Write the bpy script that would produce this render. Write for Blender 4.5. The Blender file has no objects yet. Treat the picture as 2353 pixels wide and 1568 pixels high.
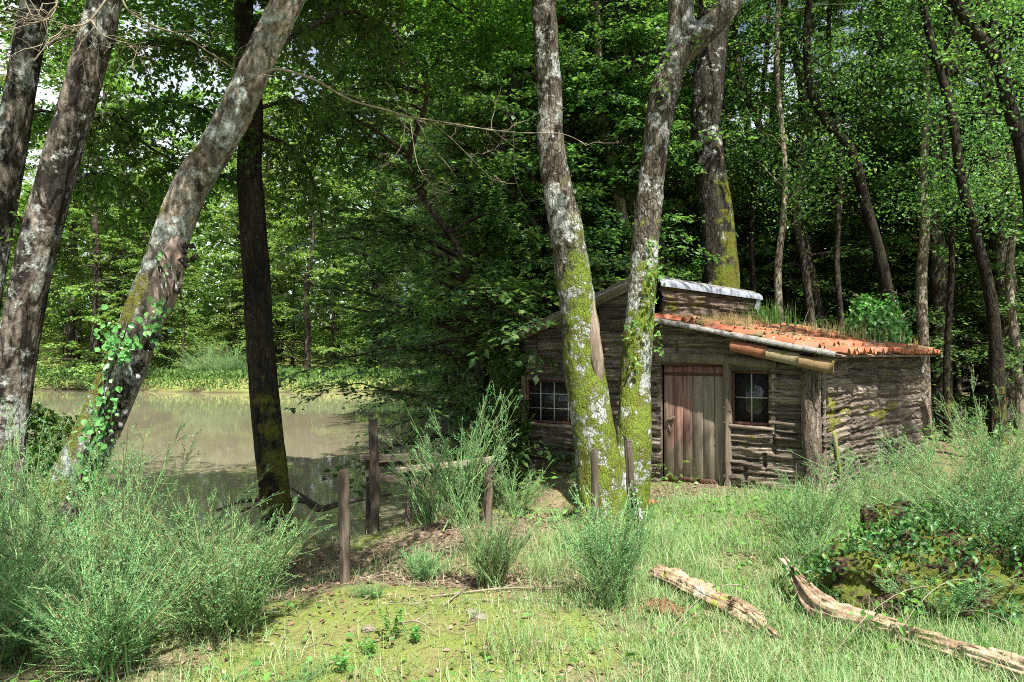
import bpy, bmesh, math, random
import numpy as np
from mathutils import Vector
R = math.radians
rng = np.random.default_rng(7)
random.seed(7)
sc = bpy.context.scene
COL = sc.collection

# ------------------------------------------------------------------ camera, sky, sun, exposure
CAM_Z, FPX, CX, HY = 1.65, 1699.0, 1176.5, 815.0      # pixel frame 2353 x 1568, horizon row 815
cam = bpy.data.cameras.new('camera'); cam.sensor_width = 36.0
cam.lens = 36.0 * FPX / 2353.0
cam.clip_start = 0.05; cam.clip_end = 2000
camo = bpy.data.objects.new('camera', cam); COL.objects.link(camo)
camo.location = (0, 0, CAM_Z)
camo.rotation_euler = (R(90) + math.atan((HY - 784.0) / FPX), 0, 0)
sc.camera = camo

SUN_EL = R(59); SUN_AZ_VEC = (0.38, -0.925)
w = bpy.data.worlds.new('World'); sc.world = w; w.use_nodes = True
nt = w.node_tree; bg = nt.nodes['Background']
sky = nt.nodes.new('ShaderNodeTexSky'); sky.sky_type = 'NISHITA'; sky.sun_disc = False
sky.sun_elevation = SUN_EL; sky.sun_rotation = math.atan2(SUN_AZ_VEC[0], SUN_AZ_VEC[1])
sky.air_density = 1.0; sky.dust_density = 1.5
tc = nt.nodes.new('ShaderNodeTexCoord'); nz = nt.nodes.new('ShaderNodeTexNoise')
nz.inputs['Scale'].default_value = 3.2; nz.inputs['Detail'].default_value = 6
rp = nt.nodes.new('ShaderNodeValToRGB'); rp.color_ramp.elements[0].position = .38; rp.color_ramp.elements[1].position = .6
mx = nt.nodes.new('ShaderNodeMix'); mx.data_type = 'RGBA'
nt.links.new(tc.outputs['Generated'], nz.inputs['Vector']); nt.links.new(nz.outputs['Fac'], rp.inputs['Fac'])
nt.links.new(rp.outputs['Color'], mx.inputs['Factor']); nt.links.new(sky.outputs['Color'], mx.inputs['A'])
mx.inputs['B'].default_value = (11, 11.6, 12.8, 1)
nt.links.new(mx.outputs['Result'], bg.inputs['Color']); bg.inputs['Strength'].default_value = 0.05
sl = bpy.data.lights.new('sun', 'SUN'); sl.energy = 5.0; sl.angle = R(0.55); sl.color = (1.0, .95, .86)
so = bpy.data.objects.new('sun', sl); COL.objects.link(so)
ce = math.cos(SUN_EL); _l = math.hypot(*SUN_AZ_VEC)
SUN_DIR = Vector((SUN_AZ_VEC[0]/_l*ce, SUN_AZ_VEC[1]/_l*ce, math.sin(SUN_EL)))
so.rotation_euler = SUN_DIR.to_track_quat('Z', 'Y').to_euler(); so.location = (10, -25, 40)
sc.view_settings.view_transform = 'Standard'; sc.view_settings.look = 'None'
sc.view_settings.exposure = 1.3; sc.view_settings.gamma = 1.0
cy = sc.cycles; cy.filter_width = 1.0; cy.use_denoising = False
cy.max_bounces = 7; cy.diffuse_bounces = 4; cy.glossy_bounces = 3; cy.transmission_bounces = 4
cy.transparent_max_bounces = 4; cy.sample_clamp_indirect = 6; cy.caustics_reflective = False; cy.caustics_refractive = False

# ------------------------------------------------------------------ maths helpers
def P(px, py, d):
    return np.array(((px - CX)/FPX*d, d, CAM_Z - (py - HY)/FPX*d))
def _h(ix, iy, iz, s):
    n = (ix*374761393 + iy*668265263 + iz*2147483647*3 + s*974634777) & 0xffffffff
    n = ((n ^ (n >> 13))*1274126177) & 0xffffffff
    n = ((n ^ (n >> 16))*2246822519) & 0xffffffff
    return ((n ^ (n >> 15)) & 0xffff)/65535.0
def vnoise(x, y, z, s=0):
    x, y, z = np.broadcast_arrays(np.asarray(x, float), np.asarray(y, float), np.asarray(z, float))
    fx, fy, fz = np.floor(x), np.floor(y), np.floor(z)
    ix, iy, iz = fx.astype(np.int64), fy.astype(np.int64), fz.astype(np.int64)
    tx, ty, tz = x-fx, y-fy, z-fz
    tx = tx*tx*(3-2*tx); ty = ty*ty*(3-2*ty); tz = tz*tz*(3-2*tz)
    r = 0
    for a in (0, 1):
        for b in (0, 1):
            for c in (0, 1):
                r = r + _h(ix+a, iy+b, iz+c, s)*(tx if a else 1-tx)*(ty if b else 1-ty)*(tz if c else 1-tz)
    return r*2-1
def fbm(x, y, z, s=0, o=4):
    r, a, f = 0, 1, 1
    for k in range(o):
        r = r + a*vnoise(np.asarray(x)*f, np.asarray(y)*f, np.asarray(z)*f, s+k*17); a *= .5; f *= 2.03
    return r/1.9
def sstep(a, b, x):
    t = np.clip((x-a)/(b-a), 0, 1); return t*t*(3-2*t)
def norm(v): return v/(np.linalg.norm(v, axis=-1, keepdims=True)+1e-9)

# ------------------------------------------------------------------ mesh helpers
def mesh_np(name, V, F, smooth=True, mat_idx=None):
    """V (n,3); F (m,k) constant k"""
    me = bpy.data.meshes.new(name); V = np.ascontiguousarray(V, np.float32); F = np.ascontiguousarray(F, np.int32)
    m, k = F.shape
    me.vertices.add(len(V)); me.vertices.foreach_set('co', V.ravel())
    me.loops.add(m*k); me.loops.foreach_set('vertex_index', F.ravel())
    me.polygons.add(m); me.polygons.foreach_set('loop_start', np.arange(0, m*k, k, dtype=np.int32))
    if smooth: me.polygons.foreach_set('use_smooth', np.ones(m, bool))
    if mat_idx is not None: me.polygons.foreach_set('material_index', np.ascontiguousarray(mat_idx, np.int32))
    me.update(calc_edges=True); me.validate()
    return me
class G:
    """gather of (V,F quads) pieces"""
    def __init__(s): s.V, s.F, s.n = [], [], 0
    def add(s, V, F):
        V = np.asarray(V, float).reshape(-1, 3); F = np.asarray(F, int)
        if F.shape[1] == 3: F = np.concatenate([F, F[:, 2:3]], 1)
        s.V.append(V); s.F.append(F+s.n); s.n += len(V); return s
    def mesh(s, name, smooth=True):
        V = np.concatenate(s.V); F = np.concatenate(s.F)
        tri = F[:, 2] == F[:, 3]
        if not tri.any(): return mesh_np(name, V, F, smooth)
        me = bpy.data.meshes.new(name)
        me.from_pydata(V.tolist(), [], [tuple(f[:3]) if t else tuple(f) for f, t in zip(F.tolist(), tri)])
        if smooth: me.polygons.foreach_set('use_smooth', np.ones(len(me.polygons), bool))
        me.update(); return me
def obj(name, me, mat, parent=None, loc=None):
    if isinstance(me, G): me = me.mesh(name)
    o = bpy.data.objects.new(name, me); COL.objects.link(o)
    for m in (mat if isinstance(mat, (list, tuple)) else [mat]):
        if m: me.materials.append(m)
    if parent: o.parent = parent
    if loc is not None: o.location = loc
    return o
def tag(o, label, cat, group=None, kind=None):
    if label: o['label'] = label
    if cat: o['category'] = cat
    if group: o['group'] = group
    if kind: o['kind'] = kind
    return o
def empty(name, loc, label, cat, group=None, rz=0):
    o = bpy.data.objects.new(name, None); COL.objects.link(o); o.location = loc; o.rotation_euler = (0, 0, rz)
    o.empty_display_size = .2
    return tag(o, label, cat, group)
def copy_tree(src, parent=None):
    c = src.copy(); COL.objects.link(c); c.parent = parent
    for ch in list(src.children): copy_tree(ch, c)
    return c
def box(g, c, sx, sy, sz, rot=None, jit=0.0, seed=0, bev=0.0):
    """box with chamfered edges; rot = 3x3 (columns are axes)"""
    b = bev
    pts = []; F = []
    bm = bmesh.new(); bmesh.ops.create_cube(bm, size=1)
    for v in bm.verts: v.co = (v.co.x*sx, v.co.y*sy, v.co.z*sz)
    if b > 0: bmesh.ops.bevel(bm, geom=bm.edges[:], offset=b, segments=1, affect='EDGES')
    bmesh.ops.triangulate(bm, faces=[f for f in bm.faces if len(f.verts) > 4])
    bm.verts.index_update()
    V = np.array([v.co[:] for v in bm.verts]); F = [[v.index for v in f.verts] for f in bm.faces]
    F = np.array([f if len(f) == 4 else f+[f[2]] for f in F]); bm.free()
    if jit: V = V + jit*np.stack([vnoise(V[:, 0]*9, V[:, 1]*9, V[:, 2]*9, seed+k) for k in range(3)], 1)
    if rot is not None: V = V @ np.asarray(rot, float).T
    g.add(V+np.asarray(c, float), F); return g
def axes(x, up=(0, 0, 1)):
    x = norm(np.asarray(x, float)); y = norm(np.cross(up, x)); z = np.cross(x, y)
    return np.stack([x, y, z], 1)
def catmull(pts, n):
    p = np.asarray(pts, float); m = len(p)
    p = np.concatenate([[2*p[0]-p[1]], p, [2*p[-1]-p[-2]]])
    t = np.linspace(0, m-1-1e-6, n); i = t.astype(int); u = (t-i)[:, None]
    a, b, c, d = p[i], p[i+1], p[i+2], p[i+3]
    return .5*((2*b)+(-a+c)*u+(2*a-5*b+4*c-d)*u*u+(-a+3*b-3*c+d)*u**3)
def tube(g, pts, rad, seg=24, n=80, rough=.12, nscale=3.0, seed=1, flare=0, cap=True, oval=None, ridge=0.0, split=0.0):
    """pts list of 3D, rad list; noisy organic trunk"""
    pr = catmull(np.concatenate([np.asarray(pts, float), np.asarray(rad, float)[:, None]], 1), n)
    C, r = pr[:, :3], np.maximum(pr[:, 3], .0015)
    T = norm(np.gradient(C, axis=0))
    ref = np.array([1., 0, 0]) if abs(T[0][0]) < .9 else np.array([0, 1., 0])
    U = [norm(ref-T[0]*np.dot(ref, T[0]))]
    for k in range(1, n):
        u = U[-1]-T[k]*np.dot(U[-1], T[k]); U.append(norm(u))
    U = np.array(U); W = np.cross(T, U)
    th = np.linspace(0, 2*math.pi, seg, endpoint=False)
    c, s = np.cos(th), np.sin(th)
    D = U[:, None, :]*c[None, :, None]+W[:, None, :]*s[None, :, None]
    base = C[:, None, :]+D*r[:, None, None]
    q = base*nscale
    nn = fbm(q[..., 0], q[..., 1], q[..., 2]*.45, seed, 4)
    rr = r[:, None]*(1+rough*nn)
    if ridge:
        L = np.cumsum(np.r_[0, np.linalg.norm(np.diff(C, axis=0), axis=1)])
        rd = vnoise(c[None, :]*5+seed, s[None, :]*5, L[:, None]*1.6, seed+5)
        rd2 = vnoise(c[None, :]*11+seed, s[None, :]*11, L[:, None]*5, seed+9)
        rr = rr+ridge*(rd*.7+rd2*.5)
    if split:
        L = np.cumsum(np.r_[0, np.linalg.norm(np.diff(C, axis=0), axis=1)])
        for sc_, am in ((2.2, 1.0), (5.5, .6)):
            gv = vnoise(c[None, :]*sc_+seed, s[None, :]*sc_, L[:, None]*.9*sc_/2.2, seed+31); rr = rr-split*am*np.exp(-(gv/.10)**2)
        st = vnoise(c[None, :]*1.3, s[None, :]*1.3+seed, L[:, None]*2.1, seed+41); rr = rr-split*.9*sstep(.05, .16, st)
    if flare:
        k = np.exp(-np.linspace(0, 1, n)*n*.18)[:, None]
        rr = rr*(1+flare*k*(.6+.6*np.abs(np.sin(th*2.5+seed))[None, :]))
    V = (C[:, None, :]+D*rr[..., None]).reshape(-1, 3)
    i = np.arange(n-1)[:, None]*seg; j = np.arange(seg)[None, :]; j2 = (j+1) % seg
    F = np.stack([i+j, i+j2, i+seg+j2, i+seg+j], -1).reshape(-1, 4)
    g.add(V, F)
    if cap:
        for e, flip in ((0, 1), (n-1, 0)):
            rim = V[e*seg:(e+1)*seg]; cc = rim.mean(0)
            vv = np.concatenate([rim, [cc]]); f = np.array([[a, (a+1) % seg, seg, seg] for a in range(seg)])
            g.add(vv, f[:, [1, 0, 2, 3]] if flip else f)
    return g
def tubes(g, L, r0, r1, seg=3):
    """batch of thin polylines L (M,K,3), radii (M,) start/end"""
    M, K, _ = L.shape
    r0 = np.broadcast_to(r0, (M,)); r1 = np.broadcast_to(r1, (M,))
    T = norm(np.gradient(L, axis=1))
    ref = np.where(np.abs(T[..., 2:3]) > .9, np.array([1., 0, 0]), np.array([0, 0, 1.]))
    U = norm(np.cross(T, ref)); W = np.cross(T, U)
    r = r0[:, None]+(r1-r0)[:, None]*np.linspace(0, 1, K)[None, :]
    th = np.linspace(0, 2*math.pi, seg, endpoint=False)
    V = L[:, :, None, :]+r[:, :, None, None]*(U[:, :, None, :]*np.cos(th)[None, None, :, None]+W[:, :, None, :]*np.sin(th)[None, None, :, None])
    m = np.arange(M)[:, None, None]*K*seg; i = np.arange(K-1)[None, :, None]*seg; j = np.arange(seg)[None, None, :]; j2 = (j+1) % seg
    F = np.stack([m+i+j, m+i+j2, m+i+seg+j2, m+i+seg+j], -1).reshape(-1, 4)
    g.add(V.reshape(-1, 3), F); return g
def leaves(g, p, d, n, L, W, fold=.18, hexa=False):
    """folded leaves: p base, d direction, n normal, all (N,3); L, W (N,)"""
    N = len(p); d = norm(d); s = norm(np.cross(n, d)); n = np.cross(d, s)
    L = np.broadcast_to(L, (N,))[:, None]; W = np.broadcast_to(W, (N,))[:, None]
    if not hexa:
        V = np.stack([p, p+d*L*.45+s*W*.5+n*W*fold, p+d*L, p+d*L*.45-s*W*.5+n*W*fold], 1)
        F = np.arange(N)[:, None]*4+np.array([[0, 1, 2, 3]])
        g.add(V.reshape(-1, 3), F)
    else:
        V = np.stack([p, p+d*L*.3+s*W*.5+n*W*fold, p+d*L*.68+s*W*.4+n*W*fold, p+d*L-n*L*.1,
                      p+d*L*.68-s*W*.4+n*W*fold, p+d*L*.3-s*W*.5+n*W*fold], 1)
        F = (np.arange(N)[:, None, None]*6+np.array([[[0, 1, 2, 3], [0, 3, 4, 5]]])).reshape(-1, 4)
        g.add(V.reshape(-1, 3), F)
    return g

# ------------------------------------------------------------------ materials
def new_mat(name):
    m = bpy.data.materials.new(name); m.use_nodes = True
    n = m.node_tree; return m, n, n.nodes['Principled BSDF'], n.nodes['Material Output']
def N(n, t, **kw):
    x = n.nodes.new(t)
    for k, v in kw.items():
        if k.startswith('i_'):
            k2 = k[2:].replace('_', ' '); x.inputs[k2].default_value = v
        else: setattr(x, k, v)
    return x
def ramp(n, src, stops, interp='LINEAR'):
    r = n.nodes.new('ShaderNodeValToRGB'); cr = r.color_ramp; cr.interpolation = interp
    while len(cr.elements) > 1: cr.elements.remove(cr.elements[-1])
    cr.elements[0].position = stops[0][0]; cr.elements[0].color = (*stops[0][1], 1) if len(stops[0][1]) == 3 else stops[0][1]
    for p_, c_ in stops[1:]:
        e = cr.elements.new(p_); e.color = (*c_, 1) if len(c_) == 3 else c_
    n.links.new(src, r.inputs['Fac']); return r.outputs['Color']
def g3(v): return (v, v, v)
def mixc(n, fac, a, b, mode='MIX'):
    m = n.nodes.new('ShaderNodeMix'); m.data_type = 'RGBA'; m.blend_type = mode
    for k, v in (('Factor', fac), ('A', a), ('B', b)):
        if isinstance(v, (int, float)): m.inputs[k].default_value = v
        elif isinstance(v, tuple): m.inputs[k].default_value = (*v, 1) if len(v) == 3 else v
        else: n.links.new(v, m.inputs[k])
    return m.outputs['Result']
def math_(n, op, a, b=None, c=None, clamp=False):
    m = n.nodes.new('ShaderNodeMath'); m.operation = op; m.use_clamp = clamp
    for k, v in enumerate((a, b, c)):
        if v is None: continue
        if isinstance(v, (int, float)): m.inputs[k].default_value = v
        else: n.links.new(v, m.inputs[k])
    return m.outputs[0]
def noise(n, vec, scale, detail=5, rough=.55, dist=0):
    x = N(n, 'ShaderNodeTexNoise'); x.inputs['Scale'].default_value = scale; x.inputs['Detail'].default_value = detail
    x.inputs['Roughness'].default_value = rough; x.inputs['Distortion'].default_value = dist
    if vec is not None: n.links.new(vec, x.inputs['Vector'])
    return x.outputs['Fac']
def coords(n, scale=(1, 1, 1), rot=(0, 0, 0)):
    t = N(n, 'ShaderNodeTexCoord'); m = N(n, 'ShaderNodeMapping'); m.inputs['Scale'].default_value = scale
    m.inputs['Rotation'].default_value = rot
    n.links.new(t.outputs['Object'], m.inputs['Vector']); return m.outputs['Vector']
def bump(n, h, dist=.02, strength=1.0, prev=None):
    b = N(n, 'ShaderNodeBump'); b.inputs['Distance'].default_value = dist; b.inputs['Strength'].default_value = strength
    n.links.new(h, b.inputs['Height'])
    if prev: n.links.new(prev, b.inputs['Normal'])
    return b.outputs['Normal']

def leaf_mat(name, cols, trans=.38, rough=.5, spec=.25, objvar=.25):
    m, n, b, out = new_mat(name)
    g = N(n, 'ShaderNodeNewGeometry'); oi = N(n, 'ShaderNodeObjectInfo')
    c = ramp(n, g.outputs['Random Per Island'], [(i/(len(cols)-1), c) for i, c in enumerate(cols)])
    hs = N(n, 'ShaderNodeHueSaturation'); n.links.new(c, hs.inputs['Color'])
    n.links.new(math_(n, 'MULTIPLY_ADD', oi.outputs['Random'], objvar*2, 1-objvar), hs.inputs['Value'])
    n.links.new(math_(n, 'MULTIPLY_ADD', oi.outputs['Random'], .04, .48), hs.inputs['Hue'])
    c = hs.outputs['Color']
    n.links.new(c, b.inputs['Base Color']); b.inputs['Roughness'].default_value = rough
    b.inputs['Specular IOR Level'].default_value = spec
    if trans:
        t = N(n, 'ShaderNodeBsdfTranslucent'); mx = N(n, 'ShaderNodeMixShader'); mx.inputs[0].default_value = trans
        tcx = mixc(n, 1.0, c, (1.5, 1.6, .7), 'MULTIPLY'); n.links.new(tcx, t.inputs['Color'])
        n.links.new(b.outputs[0], mx.inputs[1]); n.links.new(t.outputs[0], mx.inputs[2]); n.links.new(mx.outputs[0], out.inputs['Surface'])
    return m
def bark_mat(name, dark=(.035, .027, .02), light=(.16, .13, .1), lichen=.5, lcol=(.42, .46, .42), moss=None, mcol=(.13, .17, .02),
             stretch=.3, scale=14, patch=3.2, spread=.06, bright=None, blotch=None, mossdir=(.3, -.3, .5), bdist=.02):
    """lichen: threshold (higher = less); moss: (z full, z none, strength)"""
    m, n, b, out = new_mat(name)
    v = coords(n, (1, 1, stretch)); vo = coords(n)
    n1 = noise(n, v, scale, 8, .62, .4); n2 = noise(n, v, scale*.3, 5)
    vor = N(n, 'ShaderNodeTexVoronoi'); vor.feature = 'DISTANCE_TO_EDGE'; vor.inputs['Scale'].default_value = scale*1.1
    dv = mixc(n, .12, v, N(n, 'ShaderNodeTexNoise', i_Scale=9.0).outputs['Color'], 'ADD')
    n.links.new(dv, vor.inputs['Vector'])
    crack = ramp(n, vor.outputs['Distance'], [(0, (0, 0, 0)), (.16, (1, 1, 1))])
    col = ramp(n, n1, [(.3, dark), (.52, tuple((a+c)/2 for a, c in zip(dark, light))), (.72, light)])
    col = mixc(n, ramp(n, n2, [(.42, g3(0)), (.62, g3(.7))]), col, tuple(x*1.5 for x in light))
    col = mixc(n, .75, col, mixc(n, 1.0, col, mixc(n, crack, (.3, .27, .24), (1, 1, 1)), 'MULTIPLY'))
    if blotch:
        nd = noise(n, coords(n, (1, 1, .5), (.3, .2, 0)), 4.2, 9, .72, .6)
        col = mixc(n, ramp(n, nd, [(blotch, g3(0)), (blotch+.05, g3(.88))]), col, tuple(x*.6 for x in dark))
    if bright:   # patches of stripped pale wood
        nb = noise(n, coords(n, (1, 1, .35)), 2.1, 4, .6, .8)
        col = mixc(n, ramp(n, nb, [(.55, g3(0)), (.6, g3(1))]), col, bright)
    # lichen
    nl = noise(n, vo, patch, 9, .72, .3); nl2 = noise(n, vo, patch*6, 6, .7)
    lf = ramp(n, math_(n, 'MULTIPLY_ADD', nl2, .45, nl), [(lichen+.22, g3(0)), (lichen+.22+spread, g3(1))])
    lc = mixc(n, nl2, tuple(x*.62 for x in lcol), tuple(min(x*1.25, .8) for x in lcol))
    col = mixc(n, lf, col, lc)
    nf = noise(n, coords(n, (1, 1, .6)), scale*5, 4, .75)
    col = mixc(n, 1.0, col, mixc(n, ramp(n, nf, [(.36, g3(0)), (.62, g3(1))]), (.38, .36, .34), (1.45, 1.42, 1.4)), 'MULTIPLY')
    h = math_(n, 'MULTIPLY_ADD', crack, .5, n1); h = math_(n, 'MULTIPLY_ADD', nf, .35, h); h = math_(n, 'MULTIPLY_ADD', lf, .15, h)
    if moss:
        z0, z1, st = moss
        ge = N(n, 'ShaderNodeNewGeometry'); sx = N(n, 'ShaderNodeSeparateXYZ'); n.links.new(ge.outputs['Position'], sx.inputs[0])
        mr = N(n, 'ShaderNodeMapRange'); mr.inputs['From Min'].default_value = z1; mr.inputs['From Max'].default_value = z0
        n.links.new(sx.outputs['Z'], mr.inputs['Value'])
        dp = N(n, 'ShaderNodeVectorMath', operation='DOT_PRODUCT'); n.links.new(ge.outputs['Normal'], dp.inputs[0]); dp.inputs[1].default_value = mossdir
        nm = noise(n, vo, 3.1, 8, .68); nm2 = noise(n, vo, 70, 3)
        f = math_(n, 'ADD', math_(n, 'MULTIPLY', mr.outputs[0], st), math_(n, 'MULTIPLY', dp.outputs['Value'], .28))
        f = math_(n, 'ADD', f, math_(n, 'MULTIPLY_ADD', nm, 1.7, -1.0))
        mf = ramp(n, f, [(.28, g3(0)), (.42, g3(1))])
        mc = mixc(n, nm2, tuple(x*.35 for x in mcol), tuple(x*1.5 for x in mcol))
        mc = mixc(n, ramp(n, noise(n, vo, 6, 4), [(.45, g3(0)), (.65, g3(.6))]), mc, (.1, .065, .02))
        keep = math_(n, 'MAXIMUM', math_(n, 'SUBTRACT', 1.0, lf), ramp(n, math_(n, 'MULTIPLY_ADD', nl2, .5, mr.outputs[0]), [(1.0, g3(0)), (1.12, g3(.93))]))
        mf = math_(n, 'MULTIPLY', mf, keep)
        col = mixc(n, mf, col, mc)
        h = math_(n, 'MULTIPLY_ADD', math_(n, 'MULTIPLY', mf, nm2), 1.0, h)
    n.links.new(col, b.inputs['Base Color']); b.inputs['Roughness'].default_value = .9; b.inputs['Specular IOR Level'].default_value = .15
    n.links.new(bump(n, h, bdist, .9), b.inputs['Normal'])
    return m
def wood_mat(name, cols, scale=5, axis=(1, 1, .08), bdist=.006, moss=0.0, lich=0.0, rough=.85, mcol=(.14, .17, .03)):
    m, n, b, out = new_mat(name)
    v = coords(n, axis); vo = coords(n)
    a = noise(n, v, scale*4, 7, .6, .3); c2 = noise(n, v, scale, 4)
    col = ramp(n, math_(n, 'MULTIPLY_ADD', c2, .5, math_(n, 'MULTIPLY', a, .5)), [(.3+.4*i/(len(cols)-1), c) for i, c in enumerate(cols)])
    h = a
    if lich:
        nl = noise(n, vo, 5, 9, .75); lf = ramp(n, nl, [(lich, g3(0)), (lich+.04, g3(1))]); col = mixc(n, lf, col, (.5, .52, .48)); h = math_(n, 'MULTIPLY_ADD', lf, .2, h)
    if moss:
        nm = noise(n, vo, 4, 7, .65); mf = ramp(n, nm, [(moss, g3(0)), (moss+.06, g3(1))])
        mc = mixc(n, noise(n, vo, 60, 3), tuple(x*.4 for x in mcol), tuple(x*1.6 for x in mcol)); col = mixc(n, mf, col, mc)
    n.links.new(col, b.inputs['Base Color']); b.inputs['Roughness'].default_value = rough; b.inputs['Specular IOR Level'].default_value = .2
    n.links.new(bump(n, h, bdist, .9), b.inputs['Normal'])
    return m

LEAF_BACK = leaf_mat('leaves_wood', [(.03, .08, .03), (.06, .135, .045), (.18, .29, .10), (.10, .19, .06), (.05, .12, .06)], .45, .45, .4)
LEAF_OAK = leaf_mat('leaves_edge', [(.06, .115, .03), (.1, .18, .05), (.18, .28, .09)], .42, .45, .35)
LEAF_FAR = leaf_mat('leaves_far', [(.06, .12, .04), (.13, .22, .07), (.26, .36, .11), (.17, .26, .06)], .4, .5, .3)
LEAF_DARK = leaf_mat('leaves_near', [(.035, .08, .018), (.07, .15, .03), (.11, .2, .045)], .6, .4, .4)
BROOM = leaf_mat('broom_green', [(.045, .15, .06), (.095, .25, .10), (.17, .37, .15), (.26, .44, .2)], .25, .5, .3, .25)
BROOM_STEM = leaf_mat('broom_stem', [(.14, .27, .09), (.24, .38, .15), (.18, .31, .11), (.24, .17, .1), (.2, .33, .12)], 0, .6, .2, .2)
GRASSM = leaf_mat('grass_blades', [(.09, .19, .06), (.17, .31, .11), (.26, .41, .17), (.42, .42, .27), (.2, .35, .13)], .35, .5, .3, .05)
DRYG = leaf_mat('dry_grass', [(.3, .22, .12), (.4, .32, .18), (.22, .2, .08)], .2, .7, .1)
IVYM = leaf_mat('ivy_leaves', [(.06, .17, .04), (.1, .25, .06), (.16, .33, .09)], .25, .35, .5)
LITTERM = leaf_mat('litter_leaves', [(.13, .085, .055), (.24, .17, .12), (.34, .27, .2), (.16, .10, .06)], .1, .75, .1)
COVERM = leaf_mat('nettle_leaves', [(.07, .2, .04), (.12, .28, .06), (.17, .34, .09)], .35, .45, .35, .05)
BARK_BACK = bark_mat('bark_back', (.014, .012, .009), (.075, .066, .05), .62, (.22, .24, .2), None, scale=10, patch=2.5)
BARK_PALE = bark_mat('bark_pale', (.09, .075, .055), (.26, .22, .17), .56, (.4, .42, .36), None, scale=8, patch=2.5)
BARK_HB = bark_mat('bark_hornbeam', (.035, .028, .02), (.28, .255, .205), .505, (.30, .34, .32), (1.3, 4.6, .55), (.15, .16, .03), scale=6, patch=2.6, stretch=.35, bright=(.30, .25, .19), blotch=.56, mossdir=(-.8, -.2, .2), bdist=.03)
BARK_HB2 = bark_mat('bark_blotched', (.018, .015, .012), (.18, .163, .135), .515, (.3, .33, .31), None, scale=7, patch=2.2, stretch=.4, blotch=.47, bdist=.03)
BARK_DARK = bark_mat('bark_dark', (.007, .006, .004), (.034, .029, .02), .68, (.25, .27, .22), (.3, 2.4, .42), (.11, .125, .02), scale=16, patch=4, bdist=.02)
BARK_MOSS = bark_mat('bark_mossy', (.022, .017, .012), (.145, .132, .105), .52, (.36, .39, .37), (.9, 3.7, 1.02), (.15, .205, .03), scale=24, patch=3.4, blotch=.55, mossdir=(.5, -.5, .4), bdist=.022)
BARK_BIG = bark_mat('bark_big', (.009, .008, .006), (.045, .041, .033), .58, (.36, .4, .38), (3.0, 6.5, .5), (.12, .14, .018), scale=15, patch=2.6, mossdir=(.7, -.5, .2))

# ------------------------------------------------------------------ terrain
WATER = -0.85
POND = np.array([(-60, 9.5), (-9, 8.9), (-5.2, 8.7), (-3.6, 8.9), (-2.6, 9.3), (-1.7, 9.2), (-.9, 9.9), (-.55, 11.2), (-.6, 13.5), (-.9, 17), (-1.4, 22), (-2.6, 30), (-4.6, 42),
                 (-7, 49), (-12, 50.5), (-19, 49), (-26, 51), (-34, 50), (-60, 48)], float)
def pond_sd(x, y):
    x = np.asarray(x, float); y = np.asarray(y, float)
    d = np.full(x.shape, 1e9); ins = np.zeros(x.shape, bool)
    for a, b in zip(POND, np.roll(POND, -1, 0)):
        e = b-a; wx, wy = x-a[0], y-a[1]
        t = np.clip((wx*e[0]+wy*e[1])/(e@e), 0, 1)
        d = np.minimum(d, np.hypot(wx-e[0]*t, wy-e[1]*t))
        c = ((a[1] <= y) & (b[1] > y)) | ((b[1] <= y) & (a[1] > y))
        xi = a[0]+(y-a[1])/np.where(abs(e[1]) < 1e-9, 1e-9, e[1])*e[0]
        ins ^= c & (x < xi)
    return np.where(ins, -d, d)
def gauss(x, y, cx, cy_, rx, ry): return np.exp(-((x-cx)/rx)**2-((y-cy_)/ry)**2)
def H(x, y):
    x = np.asarray(x, float); y = np.asarray(y, float)
    sd = pond_sd(x, y)+.35*vnoise(x*.6, y*.6, 0, 3)*sstep(3, 8, y)+1.6*vnoise(x*.23, y*.12, 0, 13)*sstep(35, 45, y)
    land = -.02-.014*np.clip(y, 0, 14)
    land = land+.10*gauss(x, y, -.2, 4.9, 1.5, .9)+.16*gauss(x, y, -.35, 7.3, .9, .6)
    land = land-.34*gauss(x, y, -2.1, 6.9, 1.0, 1.3)-.2*gauss(x, y, .35, 9.0, .5, .5)
    land = land+.10*gauss(x, y, 1.4, 8.6, 1.0, .7)+.25*gauss(x, y, 3.9, 6.0, .9, .9)
    land = land+.09*fbm(x*.9, y*.9, 0, 5)+.03*fbm(x*4, y*4, 1, 9)+.014*fbm(x*13, y*13, 1, 19, 2)
    land = land+.6*sstep(20, 60, y)*(1+.6*fbm(x*.05, y*.05, 0, 8))
    land = land+5*sstep(60, 100, y)
    land = land-.35*sstep(30, 45, y)*(1-sstep(0, 14, sd))
    bed = WATER-.08-.8*sstep(0, 6, -sd)
    wdt = 1.3+.3*sstep(14, 40, y)
    t = sstep(-.15, wdt, sd)
    return bed*(1-t)+land*t
def Hf(x, y): return float(H(np.array([x]), np.array([y]))[0])
def ground_at(px, py, near=2.5, far=70):
    d = np.geomspace(near, far, 900); x = (px-CX)/FPX*d; z = CAM_Z-(py-HY)/FPX*d
    k = np.argmax(z <= H(x, d)); return x[k], d[k], float(H(x[k:k+1], d[k:k+1])[0])

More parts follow.
